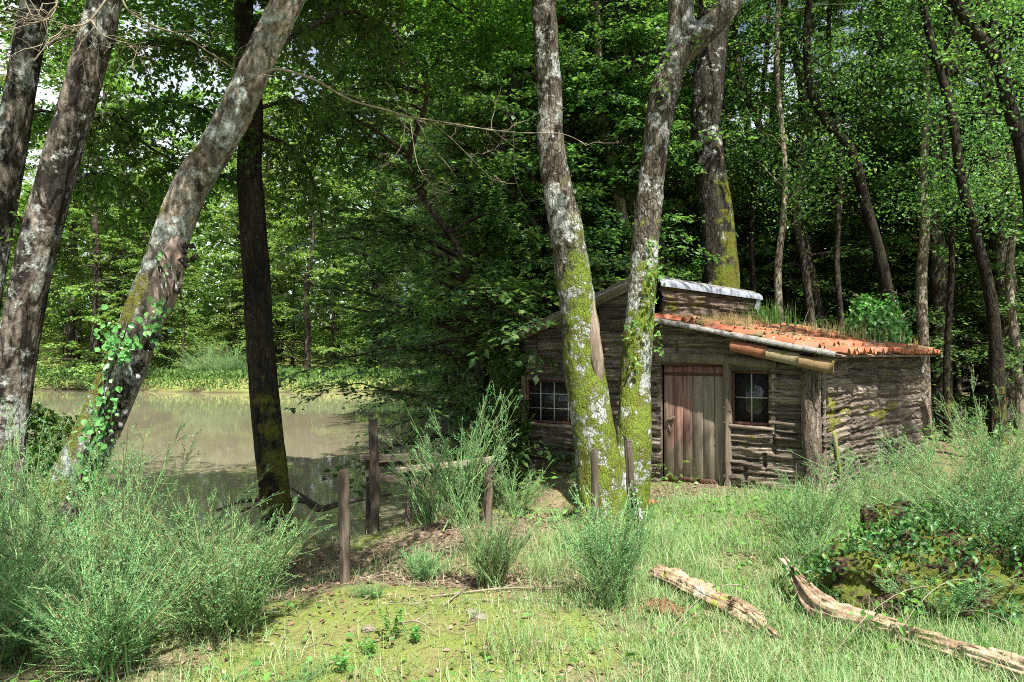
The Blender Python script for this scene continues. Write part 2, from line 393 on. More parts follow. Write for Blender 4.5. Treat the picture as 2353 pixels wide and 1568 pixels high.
def warp(a, b, lo_d, n_near, far_lo, far_hi, gr=1.09):
    c = list(np.linspace(a, b, n_near)); s = c[1]-c[0]
    u, st = b, s
    while u < far_hi: st *= gr; u += st; c.append(u)
    u, st = a, s
    while u > far_lo: st *= gr; u -= st; c.insert(0, u)
    return np.array(c)
gx = warp(-4.5, 5.5, 0, 330, -260, 260, 1.05); gy = warp(3, 12, 0, 300, -120, 420, 1.026)
X, Y = np.meshgrid(gx, gy); Z = H(X, Y)
nyv, nxv = X.shape
i = (np.arange(nyv-1)[:, None]*nxv); j = np.arange(nxv-1)[None, :]
F = np.stack([i+j, i+j+1, i+nxv+j+1, i+nxv+j], -1).reshape(-1, 4)
gme = mesh_np('ground', np.stack([X, Y, Z], -1).reshape(-1, 3), F)
def cover(x, y):
    """moss, litter, grass, mud weights"""
    sd = pond_sd(x, y)
    nse = fbm(x*1.6, y*1.6, 3, 21)
    moss = 1.1*gauss(x, y, -.7, 4.6, 1.2, 1.15)+.75*gauss(x, y, 1.2, 8.9, 1.1, .8)+.6*gauss(x, y, 2.6, 9.0, .9, .5)+.75*gauss(x, y, -.1, 8.3, 1.0, .6)+.5*gauss(x, y, -2.2, 7.5, 1.4, .5)+.7*gauss(x, y, 3, 5.9, .7, .4)
    litter = .95*gauss(x, y, -.45, 5.65, 1.1, .35)+1.0*gauss(x, y, -2.0, 6.6, 1.0, 1.1)+.9*gauss(x, y, .2, 7.9, .8, .5)+1.0*gauss(x, y, 1.9, 9.2, 1.3, .7)+.5*gauss(x, y, -.4, 7.0, .8, .4)
    grass = sstep(-.6, 1.0, x-.25*(y-4.5))*sstep(9.2, 7.6, y-.1*x)+.6*gauss(x, y, -2.8, 4.4, 1.3, 1.4)+.35
    return moss+.75*nse, litter+.3*fbm(x*3, y*3, 1, 31), grass, sstep(.16, .04, H(x, y)-WATER)
mo, li, gr_, mu = cover(X, Y)
forest = sstep(12, 16, Y)
w_moss = np.clip((mo-np.maximum(li, .15))*2.5, 0, 1)*(1-forest)+.65*sstep(35, 48, Y)
w_lit = np.clip((li-mo*.6)*2.2, 0, 1)*(1-forest)+forest*(.9-.75*sstep(35, 48, Y))
ca = gme.color_attributes.new('cover', 'FLOAT_COLOR', 'POINT')
ca.data.foreach_set('color', np.stack([w_moss, w_lit, mu, np.ones_like(mu)], -1).astype(np.float32).ravel())
m, n, b, out = new_mat('ground_soil')
at_ = N(n, 'ShaderNodeAttribute', attribute_name='cover'); sp = N(n, 'ShaderNodeSeparateColor'); n.links.new(at_.outputs['Color'], sp.inputs[0])
v = coords(n)
na, nb, nc = noise(n, v, 3, 8, .65), noise(n, v, 28, 6, .6), noise(n, v, 110, 3)
soil = ramp(n, nb, [(.3, (.09, .10, .035)), (.5, (.18, .2, .08)), (.7, (.28, .29, .14))])
mossc = mixc(n, nc, (.10, .14, .03), (.33, .39, .10)); mossc = mixc(n, ramp(n, na, [(.42, g3(0)), (.6, g3(.8))]), mossc, mixc(n, nb, (.16, .13, .06), (.36, .34, .15))); mossc = mixc(n, ramp(n, nb, [(.5, g3(0)), (.66, g3(.75))]), mossc, (.2, .26, .06))
vl = N(n, 'ShaderNodeTexVoronoi', i_Scale=38.0); n.links.new(mixc(n, .06, v, N(n, 'ShaderNodeTexNoise', i_Scale=20.0).outputs['Color'], 'ADD'), vl.inputs['Vector'])
sc3 = N(n, 'ShaderNodeSeparateColor'); n.links.new(vl.outputs['Color'], sc3.inputs[0])
litc = ramp(n, sc3.outputs[0], [(0, (.08, .055, .035)), (.35, (.18, .13, .09)), (.7, (.30, .235, .17)), (1, (.12, .095, .06))])
soil = mixc(n, ramp(n, na, [(.46, g3(0)), (.62, g3(.85))]), soil, mixc(n, nb, (.17, .12, .07), (.40, .33, .22)))
def soft(o, lo=.3, hi=.7): return ramp(n, math_(n, 'ADD', o, math_(n, 'MULTIPLY_ADD', nb, .9, -.45)), [(lo, g3(0)), (hi, g3(1))])
col = mixc(n, soft(sp.outputs[1]), soil, litc); col = mixc(n, soft(sp.outputs[0]), col, mossc)
col = mixc(n, soft(sp.outputs[2], .2, .9), col, (.06, .048, .03))
n.links.new(col, b.inputs['Base Color']); b.inputs['Roughness'].default_value = .95; b.inputs['Specular IOR Level'].default_value = .1
n.links.new(bump(n, math_(n, 'MULTIPLY_ADD', nc, .4, nb), .06, .9), b.inputs['Normal'])
ground = tag(obj('ground', gme, m), 'forest clearing floor of moss, dead leaves and soil', 'ground', kind='structure')

# water
m, n, b, out = new_mat('pond_water')
v = coords(n, (1, .45, 1)); nw = noise(n, v, 1.6, 4, .6); nw2 = noise(n, v, .18, 3)
n.links.new(ramp(n, noise(n, v, .12, 3), [(.3, (.17, .15, .10)), (.7, (.24, .215, .15))]), b.inputs['Base Color'])
b.inputs['Roughness'].default_value = .04; b.inputs['IOR'].default_value = 1.33; b.inputs['Specular IOR Level'].default_value = .5
n.links.new(bump(n, math_(n, 'MULTIPLY_ADD', nw2, 2.0, nw), .015, .2), b.inputs['Normal'])
g = G(); gxw = np.linspace(-75, 8, 40); gyw = np.linspace(6, 58, 30); XX, YY = np.meshgrid(gxw, gyw)
i = (np.arange(29)[:, None]*40); j = np.arange(39)[None, :]
g.add(np.stack([XX, YY, np.full_like(XX, WATER)], -1), np.stack([i+j, i+j+1, i+40+j+1, i+40+j], -1).reshape(-1, 4))
tag(obj('pond_water', g, m), 'still murky brown pond water', 'water', kind='structure')

# ------------------------------------------------------------------ forest tree prototypes
def tree_proto(seed, height, r0, z0, nb, blen, nt_=9, nl=34, leaf=.085, lean=.6, droop=.25, top=.35, k_flat=.35, wob=.35, fine=True):
    """returns (trunk_mesh, crown_mesh)"""
    q = np.random.default_rng(seed)
    g = G(); K = 7
    zz = np.linspace(0, 1, K)
    dirx = q.normal(size=2)*lean
    pts = np.stack([dirx[0]*zz**1.5+q.normal(size=K)*wob*zz, dirx[1]*zz**1.5+q.normal(size=K)*wob*zz, zz*height-.15], 1)
    rad = r0*(1-.8*zz)+.01
    tube(g, pts, rad, 10, 60, .1, 2.5, seed, flare=.4)
    C = catmull(pts, 200)
    # branches
    hz = z0+(height-z0)*q.random(nb)**.9
    idx = np.clip(((hz+.15)/height*199).astype(int), 0, 199); o = C[idx]
    f = (hz-z0)/(height-z0)
    L = blen*(1-(1-top)*f**1.5)*q.uniform(.55, 1.15, nb)
    az = q.uniform(0, 2*math.pi, nb); el = q.uniform(-.05, .5, nb)+.35*f
    d = np.stack([np.cos(az)*np.cos(el), np.sin(az)*np.cos(el), np.sin(el)], 1)
    t = np.linspace(0, 1, 8)[None, :, None]
    side = np.stack([-np.sin(az), np.cos(az), 0*az], 1)
    B = o[:, None]+d[:, None]*L[:, None, None]*t+side[:, None]*(q.normal(size=nb)*.25)[:, None, None]*L[:, None, None]*t**2
    B[..., 2] -= (droop*L*q.uniform(.3, 1.3, nb))[:, None]*t[..., 0]**2
    B[:, 1:-1] += q.normal(size=B[:, 1:-1].shape)*.03
    tubes(g, B, .012+.012*L, .004, 4)
    # twigs
    M = nb*nt_
    tt = q.uniform(.2, 1, (nb, nt_)); ki = np.clip((tt*7).astype(int), 0, 6); fr = (tt*7-ki)[..., None]
    bi = np.arange(nb)[:, None]
    to = B[bi, ki]*(1-fr)+B[bi, ki+1]*fr
    td = norm(B[bi, ki+1]-B[bi, ki])
    sg = np.where(q.random((nb, nt_)) < .5, -1, 1)[..., None]
    sd_ = norm(np.cross(td, np.array([0, 0, 1.])))
    dd = norm(td*.7+sd_*sg*q.uniform(.5, 1.1, (nb, nt_, 1))+q.normal(size=(nb, nt_, 3))*.12)
    TL = (.25+.32*L)[:, None]*q.uniform(.5, 1.1, (nb, nt_))
    t4 = np.linspace(0, 1, 4)[None, :, None]
    to = to.reshape(M, 3); dd = dd.reshape(M, 3); TL = TL.reshape(M)
    T = to[:, None]+dd[:, None]*TL[:, None, None]*t4; T[..., 2] -= (TL*.22)[:, None]*t4[..., 0]**2
    if fine: tubes(g, T, .006, .002, 3)
    trunk = g.mesh('trunk')
    # leaves
    g = G(); NL = M*nl
    s = q.uniform(.02, 1.05, (M, nl)); zz_ = s**2
    lp = to[:, None]+dd[:, None]*(TL[:, None]*s)[..., None]; lp[..., 2] -= TL[:, None]*.22*zz_
    tside = norm(np.cross(dd, np.array([0, 0, 1.])))[:, None]*np.where(q.random((M, nl)) < .5, -1, 1)[..., None]
    spread = q.uniform(0, .16, (M, nl, 1))*(1.1-s[..., None])*TL[:, None, None]*1.6
    lp = lp+tside*spread+q.normal(size=lp.shape)*.035
    ld = dd[:, None]*.6+tside*.9+q.normal(size=lp.shape)*.35; ld[..., 2] -= .25
    ln = np.array([0, 0, 1.])+q.normal(size=lp.shape)*k_flat
    ls = leaf*q.uniform(.6, 1.25, NL)
    leaves(g, lp.reshape(-1, 3), ld.reshape(-1, 3), ln.reshape(-1, 3), ls, ls*.62)
    return trunk, g.mesh('crown', smooth=False)
PROTO = [tree_proto(11, 17, .17, 2.0, 62, 3.0, leaf=.125),
         tree_proto(12, 19, .22, 3.2, 62, 3.3, leaf=.125, lean=1.6),
         tree_proto(13, 14, .11, 1.2, 60, 2.4, leaf=.095, lean=1.8, wob=.5),
         tree_proto(14, 20, .26, 5.0, 60, 3.6, leaf=.10, lean=1.0),
         tree_proto(15, 8, .07, .4, 64, 2.9, leaf=.12, lean=1.2, droop=.35),      # low understorey hornbeam
         tree_proto(16, 22, .2, 10., 34, 3.0, leaf=.11, lean=1.5, wob=.5)]        # bare trunk, high crown
FARP = [tree_proto(21, 21, .28, .8, 70, 4.6, 9, 24, leaf=.2, fine=False), tree_proto(22, 17, .22, .3, 70, 4.2, 9, 24, leaf=.19, fine=False),
        tree_proto(23, 24, .3, 1.5, 70, 5.0, 9, 24, leaf=.21, fine=False)]
def forest_tree(proto, x, y, rz, s, label, name='forest_tree', bark=None, leafm=None, group='trees of the wood', tilt=(0, 0)):
    t, c = proto
    z = Hf(x, y)
    e = empty(name, (x, y, z), label, 'tree', group, rz); e.scale = (s, s, s); e.rotation_euler = (tilt[0], tilt[1], rz)
    for nm, me, mt in (('trunk', t, bark or BARK_BACK), ('crown', c, leafm or LEAF_BACK)):
        o = bpy.data.objects.new(nm, me); COL.objects.link(o); o.parent = e
        if not len(me.materials): me.materials.append(None)
        o.material_slots[0].link = 'OBJECT'; o.material_slots[0].material = mt
    return e
q = np.random.default_rng(5)
def place(n_, xr, dr, protos, labels, **kw):
    """scatter by viewing column; keeps clear of the pond and hut"""
    pts = []; tries = 0
    while len(pts) < n_ and tries < 4000:
        tries += 1
        d = q.uniform(*dr); px = q.uniform(*xr); x = (px-CX)/FPX*d
        if float(pond_sd(np.array([x]), np.array([d]))[0]) < .9: continue
        if x > -.6 and x < 8.5 and d < 15.2: continue
        if 2.6 < x < 6.2 and d < 18.5: continue
        if any(math.hypot(x-a, d-b_) < kw.get('gap', 1.6) for a, b_ in pts): continue
        pts.append((x, d))
        lb = labels(px, d)
        forest_tree(protos[q.integers(len(protos))], x, d, q.uniform(0, 6.28), q.uniform(.85, 1.2), lb, leafm=kw.get('leafm'), bark=kw.get('bark'),
                    tilt=(q.normal()*.04, q.normal()*.04), group=kw.get('group', 'trees of the wood'), name=kw.get('name', 'forest_tree'))
def lab_right(px, d):
    where = 'between the big trunk and the hut roof' if px < 1750 else ('behind the ivy heap on the roof' if px < 2100 else 'at the right edge of the wood')
    return f'slender leafy forest tree {where}, ' + ('nearer rank' if d < 21 else ('middle rank' if d < 30 else 'deep in the wood'))
def lab_mid(px, d):
    return ('leafy tree with low sprays overhanging the pond' if px < 1100 else 'leafy tree directly behind the left half of the hut') + (', nearer rank' if d < 22 else ', farther rank')
place(13, (1500, 2750), (17.6, 22), [PROTO[k] for k in (0, 1, 2, 3, 5, 5)], lab_right)
place(18, (1480, 2700), (22, 31), [PROTO[k] for k in (0, 1, 2, 3, 5)], lab_right)
place(26, (1300, 2600), (30, 48), [PROTO[k] for k in (0, 1, 3)], lab_right, gap=2.4)
place(24, (1480, 2700), (18, 29), [PROTO[4]], lambda px, d: 'low bushy hornbeam filling the shade '+('right of' if px > 2050 else 'behind')+' the hut', name='understorey_tree', gap=1.5)
place(12, (1060, 1480), (15.5, 24), [PROTO[k] for k in (0, 1, 3)], lab_mid)
place(9, (1000, 1400), (24, 40), [PROTO[k] for k in (0, 1, 3)], lab_mid)
for k, (x, d, s, p) in enumerate([(-.35, 13.3, 1.1, 4), (.3, 17.5, 1.2, 4), (-.5, 19.5, 1.2, 4), (-1.0, 24, 1.3, 4), (-1.6, 29, 1.3, 4), (1.0, 15.6, 1.1, 4), (1.9, 16.8, 1.0, 4)]):
    forest_tree(PROTO[p], x, d, k*1.3, s, ['low hornbeam whose sprays droop over the near pond edge', 'bushy hornbeam just behind the overhanging one', 'spreading hornbeam on the right pond shore',
        'hornbeam leaning over the water midway along the shore', 'hornbeam low over the far right corner of the pond', 'dense low tree behind the left gable', 'low tree behind the ridge of the hut'][k], 'understorey_tree', group='low trees round the hut and pond')
for k, (x, d, s, p) in enumerate([(.6, 16.5, 1.0, 3), (-.2, 22, 1.0, 1), (-1, 27, 1.05, 0), (-2.6, 35, 1.1, 3), (-3.6, 40, 1.1, 0), (-3, 46, 1.2, 3)]):
    forest_tree(PROTO[p], x, d, k*2.1, s, ['tall shore tree rising behind the wide low hornbeam', 'second tall tree along the right pond shore', 'third tall tree along the right pond shore', 'fourth tall tree along the right pond shore',
        'fifth tall tree along the right pond shore', 'tall tree at the far right corner of the pond'][k], 'shore_tree', group='tall trees along the right pond shore')
# far shore trees
farx = np.linspace(-52, 8, 17)
for k, x in enumerate(farx):
    forest_tree(FARP[k % 3], x+q.normal()*1.0, 54.5+q.uniform(-1.2, 3.5), q.uniform(0, 6), q.uniform(.85, 1.15), 'broad leafy tree on the far shore of the pond, front rank', 'far_shore_tree', leafm=LEAF_FAR, group='trees on the far shore')
for k, x in enumerate(np.linspace(-60, 14, 16)):
    forest_tree(FARP[(k+1) % 3], x+q.normal(), 64+q.uniform(-2, 5), q.uniform(0, 6), q.uniform(1.35, 1.65), 'tall tree behind the front rank on the far shore', 'far_shore_tree', leafm=LEAF_FAR, group='second rank on the far shore')
for k, x in enumerate(np.linspace(-56, 4, 24)):
    forest_tree(FARP[(k+2) % 3], x+q.normal(), 56+q.uniform(-2, 4), q.uniform(0, 6), q.uniform(.3, .5), 'young low tree in the understorey of the far shore', 'far_understorey_tree', leafm=LEAF_FAR, group='understorey on the far shore')
for k, (x, d) in enumerate([(-30, 53), (-38, 44), (-36, 36), (-34, 28), (-30, 60), (-22, 70), (-12, 70), (-2, 70)]):
    if float(pond_sd(np.array([x]), np.array([d]))[0]) > .5: forest_tree(FARP[k % 3], x, d, k, 1.2, 'tall tree behind the front rank on the far shore', 'far_shore_tree', leafm=LEAF_FAR, group='second rank on the far shore')
# closing mass of wood, one body
def wood_mass():
    g = G(); r = np.random.default_rng(77); n_ = 150000
    x = r.uniform(-95, 110, n_); y = 78+r.uniform(0, 16, n_)+0*x; z = 24*r.random(n_)**1.5*np.clip(.8+.25*vnoise(x*.15, y*.1, 0, 4), .5, 1)
    k = fbm(x*.22, y*.22, z*.28, 3) > -.3; p = np.stack([x, y, z+H(x, y)], 1)[k]
    d = r.normal(size=p.shape); nn = r.normal(size=p.shape)*.6+np.array([0, -.3, .8]); L = r.uniform(.45, .95, len(p))
    leaves(g, p, d, nn, L, L*.6)
    xs = np.linspace(-30, 60, 90)+r.normal(size=90)*.6; ys = r.uniform(50, 76, 90); zs = np.array(H(xs, ys))
    return g
tag(obj('distant_wood', wood_mass(), LEAF_FAR), 'dense mass of foliage closing off the deep wood', 'woodland', kind='stuff')

# distinctive dark and pale trunks seen between the leaves, right of the big tree
def bare_tree(name, pix, wpx, d, bark, label, crown=None, seed=3, group=None, rough=.1):
    pts = [P(x, y, d) for x, y in pix]; rad = [w_/2/FPX*d for w_ in wpx]
    gx_, gy_ = pts[0][0], pts[0][1]; gz = Hf(gx_, gy_)
    pts.insert(0, np.array([gx_, gy_, gz-.2])) if pts[0][2] > gz+.3 else None
    if len(rad) < len(pts): rad.insert(0, rad[0]*1.2)
    e = empty(name, (pts[0][0], pts[0][1], gz), label, 'tree', group)
    base = np.array([pts[0][0], pts[0][1], gz])
    g = G(); tube(g, [p-base for p in pts], rad, 14, 90, rough, 3, seed, flare=.3)
    r = np.random.default_rng(seed); C = catmull(pts, 60)-base
    nbr = 12; k = r.integers(25, 59, nbr); dr = norm(np.stack([r.normal(size=nbr), r.normal(size=nbr)*.6, r.uniform(.3, 1.1, nbr)], 1))
    Lb = r.uniform(.6, 1.8, nbr); t = np.linspace(0, 1, 6)[None, :, None]
    B = C[k][:, None]+dr[:, None]*Lb[:, None, None]*t+r.normal(size=(nbr, 6, 3))*.03*t
    B[..., 2] -= .25*(t[..., 0]**2)*Lb[:, None]
    tubes(g, B, .02, .005, 4)
    obj('trunk', g, bark, e)
    top = C[-1]
    g = G(); nl = 2600; s = r.random((nl, 1)); bi = r.integers(0, nbr, nl)
    lp = C[k][bi]+dr[bi]*(Lb[bi][:, None]*s*1.3)+r.normal(size=(nl, 3))*[.35, .35, .1]
    lp2 = top+r.normal(size=(nl, 3))*[1.3, 1.3, .8]+[0, 0, 1.5]; lp = np.concatenate([lp, lp2])
    ls = r.uniform(.06, .1, len(lp)); leaves(g, lp, r.normal(size=lp.shape), r.normal(size=lp.shape)*.35+[0, 0, 1], ls, ls*.6)
    obj('crown', g, LEAF_BACK, e); return e
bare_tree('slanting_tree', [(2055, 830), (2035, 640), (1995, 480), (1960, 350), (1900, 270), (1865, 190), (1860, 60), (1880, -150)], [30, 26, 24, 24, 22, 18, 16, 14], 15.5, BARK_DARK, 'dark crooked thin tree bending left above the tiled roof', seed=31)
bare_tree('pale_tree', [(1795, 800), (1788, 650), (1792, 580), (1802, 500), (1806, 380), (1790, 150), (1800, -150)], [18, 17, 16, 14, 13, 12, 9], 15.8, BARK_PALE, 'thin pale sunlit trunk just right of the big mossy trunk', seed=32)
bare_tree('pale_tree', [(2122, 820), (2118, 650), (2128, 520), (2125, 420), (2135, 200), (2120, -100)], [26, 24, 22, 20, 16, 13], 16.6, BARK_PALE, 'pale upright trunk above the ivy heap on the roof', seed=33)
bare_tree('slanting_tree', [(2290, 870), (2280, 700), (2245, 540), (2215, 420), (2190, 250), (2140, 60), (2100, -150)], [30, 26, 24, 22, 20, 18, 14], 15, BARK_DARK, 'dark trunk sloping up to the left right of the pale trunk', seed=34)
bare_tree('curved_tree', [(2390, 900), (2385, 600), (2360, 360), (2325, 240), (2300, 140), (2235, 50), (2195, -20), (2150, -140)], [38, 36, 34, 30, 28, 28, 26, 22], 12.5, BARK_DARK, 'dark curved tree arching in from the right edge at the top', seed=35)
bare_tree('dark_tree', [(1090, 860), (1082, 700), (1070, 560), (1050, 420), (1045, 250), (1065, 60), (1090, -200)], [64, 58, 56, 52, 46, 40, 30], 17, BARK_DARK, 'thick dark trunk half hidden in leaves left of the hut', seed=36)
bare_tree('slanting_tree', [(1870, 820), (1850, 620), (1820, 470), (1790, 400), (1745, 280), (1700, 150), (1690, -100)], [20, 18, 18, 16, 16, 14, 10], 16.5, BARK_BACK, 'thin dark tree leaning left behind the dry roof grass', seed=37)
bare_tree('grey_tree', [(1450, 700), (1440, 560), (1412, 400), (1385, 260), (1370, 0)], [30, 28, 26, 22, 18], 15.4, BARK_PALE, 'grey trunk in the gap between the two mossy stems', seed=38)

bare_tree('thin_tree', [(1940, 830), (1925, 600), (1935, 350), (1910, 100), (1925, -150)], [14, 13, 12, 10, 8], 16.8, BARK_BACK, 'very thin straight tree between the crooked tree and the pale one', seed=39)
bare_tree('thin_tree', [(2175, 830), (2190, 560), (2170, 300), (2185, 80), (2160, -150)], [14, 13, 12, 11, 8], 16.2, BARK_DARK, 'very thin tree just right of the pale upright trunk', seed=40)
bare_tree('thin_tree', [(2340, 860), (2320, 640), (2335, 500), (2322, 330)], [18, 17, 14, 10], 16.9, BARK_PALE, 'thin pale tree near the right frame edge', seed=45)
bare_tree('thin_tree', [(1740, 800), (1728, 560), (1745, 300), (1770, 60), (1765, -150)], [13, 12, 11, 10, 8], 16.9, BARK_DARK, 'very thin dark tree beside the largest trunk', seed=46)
# ------------------------------------------------------------------ foreground trees
def crown_cloud(seed, blobs, per=1500, leaf=.085, flat=.35):
    """blobs: (x,y,z,rx,ry,rz) sprays of leaves on short twigs"""
    r = np.random.default_rng(seed); g = G()
    for (x, y, z, rx, ry, rz) in blobs:
        ns = max(6, int(per/45)); c = r.normal(size=(ns, 3))*np.array([rx, ry, rz])*.55+np.array([x, y, z])
        az = r.uniform(0, 6.28, ns); dd = np.stack([np.cos(az), np.sin(az), -.15+0*az], 1)
        s = r.uniform(0, .9, (ns, 45, 1)); sidev = np.stack([-np.sin(az), np.cos(az), 0*az], 1)
        p = c[:, None]+dd[:, None]*s+sidev[:, None]*r.normal(size=(ns, 45, 1))*.16*(1.1-s)+r.normal(size=(ns, 45, 3))*.04
        p[..., 2] -= .2*s[..., 0]**2
        ld = dd[:, None]*.6+sidev[:, None]*r.normal(size=(ns, 45, 1))+r.normal(size=(ns, 45, 3))*.3
        p = p.reshape(-1, 3); ls = leaf*r.uniform(.6, 1.2, len(p))
        leaves(g, p, ld.reshape(-1, 3), np.array([0, 0, 1.])+r.normal(size=p.shape)*flat, ls, ls*.62, hexa=True)
    return g
def limbs_to(g, start, blobs, r=.07, seed=1):
    rr = np.random.default_rng(seed)
    for bl in blobs:
        s = np.asarray(start[rr.integers(len(start))], float); e = np.array(bl[:3]); mid = (s+e)/2+[0, 0, .4]+rr.normal(size=3)*.2
        tube(g, [s, mid, e], [r, r*.6, .012], 8, 16, .1, 3, seed)
        L = e+np.stack([np.zeros((7, 3)), rr.normal(size=(7, 3))*np.array(bl[3:])*.8], 1)
        L = np.stack([L[:, 0], L.mean(1)+rr.normal(size=(7, 3))*.1, L[:, 1]], 1); tubes(g, L, .012, .004, 4)
def pix_trunk(pix, wpx, d, dz=None):
    dd = d if hasattr(d, '__len__') else [d]*len(pix)
    return [P(x, y, k) for (x, y), k in zip(pix, dd)], [w_/2/FPX*k for w_, k in zip(wpx, dd)]

# twin mossy tree
pl_, rl = pix_trunk([(1392, 1265), (1386, 1190), (1374, 1060), (1354, 930), (1340, 830), (1330, 720), (1316, 620), (1300, 520), (1280, 430), (1266, 320), (1262, 200), (1254, 80), (1248, -40), (1240, -250), (1225, -500)],
                    [150, 128, 106, 96, 90, 84, 80, 76, 68, 62, 60, 58, 56, 50, 40], [7.8]*4+[7.8, 7.78, 7.75, 7.7, 7.7, 7.7, 7.7, 7.65, 7.6, 7.5, 7.4])
pr_, rr_ = pix_trunk([(1425, 1250), (1444, 1140), (1456, 1020), (1458, 900), (1466, 780), (1478, 650), (1488, 520), (1500, 400), (1512, 300), (1532, 190), (1556, 130), (1600, 85), (1650, 40), (1690, -10), (1740, -130)],
                     [110, 92, 80, 72, 68, 64, 62, 60, 60, 66, 64, 58, 52, 46, 36], [8.0]*3+[8.15]*3+[8.2]*9)
pm, rm = pix_trunk([(1515, 290), (1545, 170), (1566, 80), (1568, -20), (1560, -300)], [40, 56, 60, 58, 44], [8.25]*5)
p3, r3 = pix_trunk([(1330, 640), (1318, 560), (1302, 470), (1292, 380), (1290, 300)], [44, 34, 24, 18, 12], [7.95, 7.95, 8.0, 8.0, 8.05])
g = G(); bx0 = np.array([pl_[1][0]+.1, 7.8, 0.])
for a, b_, s in ((pl_, rl, 5), (pr_, rr_, 6), (pm, rm, 8), (p3, r3, 9)):
    tube(g, a, b_, 30, 170, .05, 3.0, s)
for k in range(7):   # buttress roots
    an = k/7*6.28+.3; c = np.array([pl_[1][0]+.08, 7.85, Hf(pl_[1][0], 7.8)])
    dv = np.array([math.cos(an), math.sin(an)*.8, 0]); e_ = c+dv*.5; e_[2] = Hf(e_[0], e_[1])-.04
    tube(g, [c+[0, 0, .45]+dv*.1, c+[0, 0, .12]+dv*.26, e_], [.1, .085, .02], 10, 14, .1, 4, k)
tmp = bpy.data.objects.new('tmp', g.mesh('tmp')); COL.objects.link(tmp)
mr = tmp.modifiers.new('r', 'REMESH'); mr.mode = 'VOXEL'; mr.voxel_size = .022
ms = tmp.modifiers.new('s', 'SMOOTH'); ms.iterations = 6; ms.factor = .6
dg = bpy.context.evaluated_depsgraph_get(); me = bpy.data.meshes.new_from_object(tmp.evaluated_get(dg))
bpy.data.objects.remove(tmp)
V = np.empty(len(me.vertices)*3, np.float32); me.vertices.foreach_get('co', V); V = V.reshape(-1, 3).astype(float)
Nn = np.empty(len(me.vertices)*3, np.float32); me.vertices.foreach_get('normal', Nn); Nn = Nn.reshape(-1, 3)
dsp = .018*fbm(V[:, 0]*7, V[:, 1]*7, V[:, 2]*3.5, 4)+.012*fbm(V[:, 0]*22, V[:, 1]*22, V[:, 2]*12, 6, 3)
V = V+Nn*dsp[:, None]; me.vertices.foreach_set('co', V.astype(np.float32).ravel())
me.polygons.foreach_set('use_smooth', np.ones(len(me.polygons), bool)); me.name = 'trunk'; me.update()
twin = empty('mossy_tree', (0, 0, 0), 'twin-stemmed moss and lichen covered tree in front of the hut', 'tree')
obj('trunk', me, BARK_MOSS, twin)
tw_blobs = [(-1.6, 7.0, 8.6, 1.5, 1.5, .6), (.6, 9.2, 9.4, 1.7, 1.6, .7), (-.6, 9.6, 10.8, 2, 1.8, .8), (2.4, 8.6, 8.3, 1.3, 1.2, .6), (3.4, 9.4, 9.6, 1.6, 1.6, .7), (1.2, 7.4, 11, 1.7, 1.3, .8), (-2.2, 9.8, 9.6, 1.6, 1.6, .7), (2.2, 10.8, 10.6, 1.6, 1.6, .8), (2.5, 7.0, 8.6, 1.0, .9, .4), (6.4, 8.0, 8.6, .9, .9, .3), (8.0, 8.0, 8.8, 1.1, 1.0, .35)]  # crown is out of frame; last sprays added to shade the hut walls
g = G(); limbs_to(g, [pl_[-1], pr_[-1], pm[-1]], tw_blobs, .06, 4); obj('limbs', g, BARK_BIG, twin)
obj('crown', crown_cloud(41, tw_blobs, 3600), LEAF_OAK, twin)
# epicormic sprouts on the right stem
g = G(); r = np.random.default_rng(8)
for (x, y) in [(1505, 610), (1512, 640), (1470, 735), (1440, 770), (1500, 690), (1508, 760), (1520, 800), (1535, 120), (1515, 165), (1600, 90), (1530, 210), (1460, 840), (1500, 645), (1498, 560)]:
    c = P(x, y, 7.95); nn = 14; p = c+r.normal(size=(nn, 3))*.05
    leaves(g, p, r.normal(size=(nn, 3))+[0, -.5, 0], r.normal(size=(nn, 3))*.5+[0, -.4, 1], r.uniform(.035, .06, nn), .035, hexa=True)
obj('foliage', g, COVERM, twin)
# peeled strip of pale wood on the left stem
g = G()
SP = [P(1360, 690, 7.70), P(1362, 760, 7.66), P(1370, 830, 7.66), P(1378, 900, 7.70)]
tube(g, SP, [.02, .065, .07, .02], 20, 70, .18, 9, 4, ridge=.02)
PEEL = wood_mat('peeled_wood', [(.10, .07, .05), (.26, .2, .155), (.38, .31, .255)], 12, (1, 1, .1), .03)
obj('peeled_strip', g, PEEL, twin)

# big trunk behind the hut
pb, rb = pix_trunk([(1660, 870), (1658, 700), (1652, 560), (1645, 470), (1632, 370), (1625, 280), (1632, 180), (1640, 90), (1645, 0), (1650, -300)], [92, 84, 78, 74, 71, 69, 70, 70, 68, 58], 14.6)
big = empty('big_tree', (pb[0][0], pb[0][1], Hf(pb[0][0], 14.6)), 'largest dark trunk with moss rising behind the metal ridge', 'tree')
g = G(); off = np.array(big.location)
pb[0][2] = Hf(pb[0][0], 14.6)-.3
tube(g, [p-off for p in pb], rb, 40, 220, .06, 2.5, 12, ridge=.018); obj('trunk', g, BARK_BIG, big)
bb = [(-2, 1, 12, 2, 2, .9), (2, 0, 13, 2.2, 2, 1), (0, 2, 14.5, 2.4, 2.2, 1), (3.4, 2, 11.5, 1.6, 1.6, .7), (-1, -1, 15, 2, 2, 1)]
g = G(); limbs_to(g, [pb[-1]-off], bb, .09, 5); obj('limbs', g, BARK_BIG, big)
obj('crown', crown_cloud(42, bb, 3600, .1), LEAF_BACK, big)

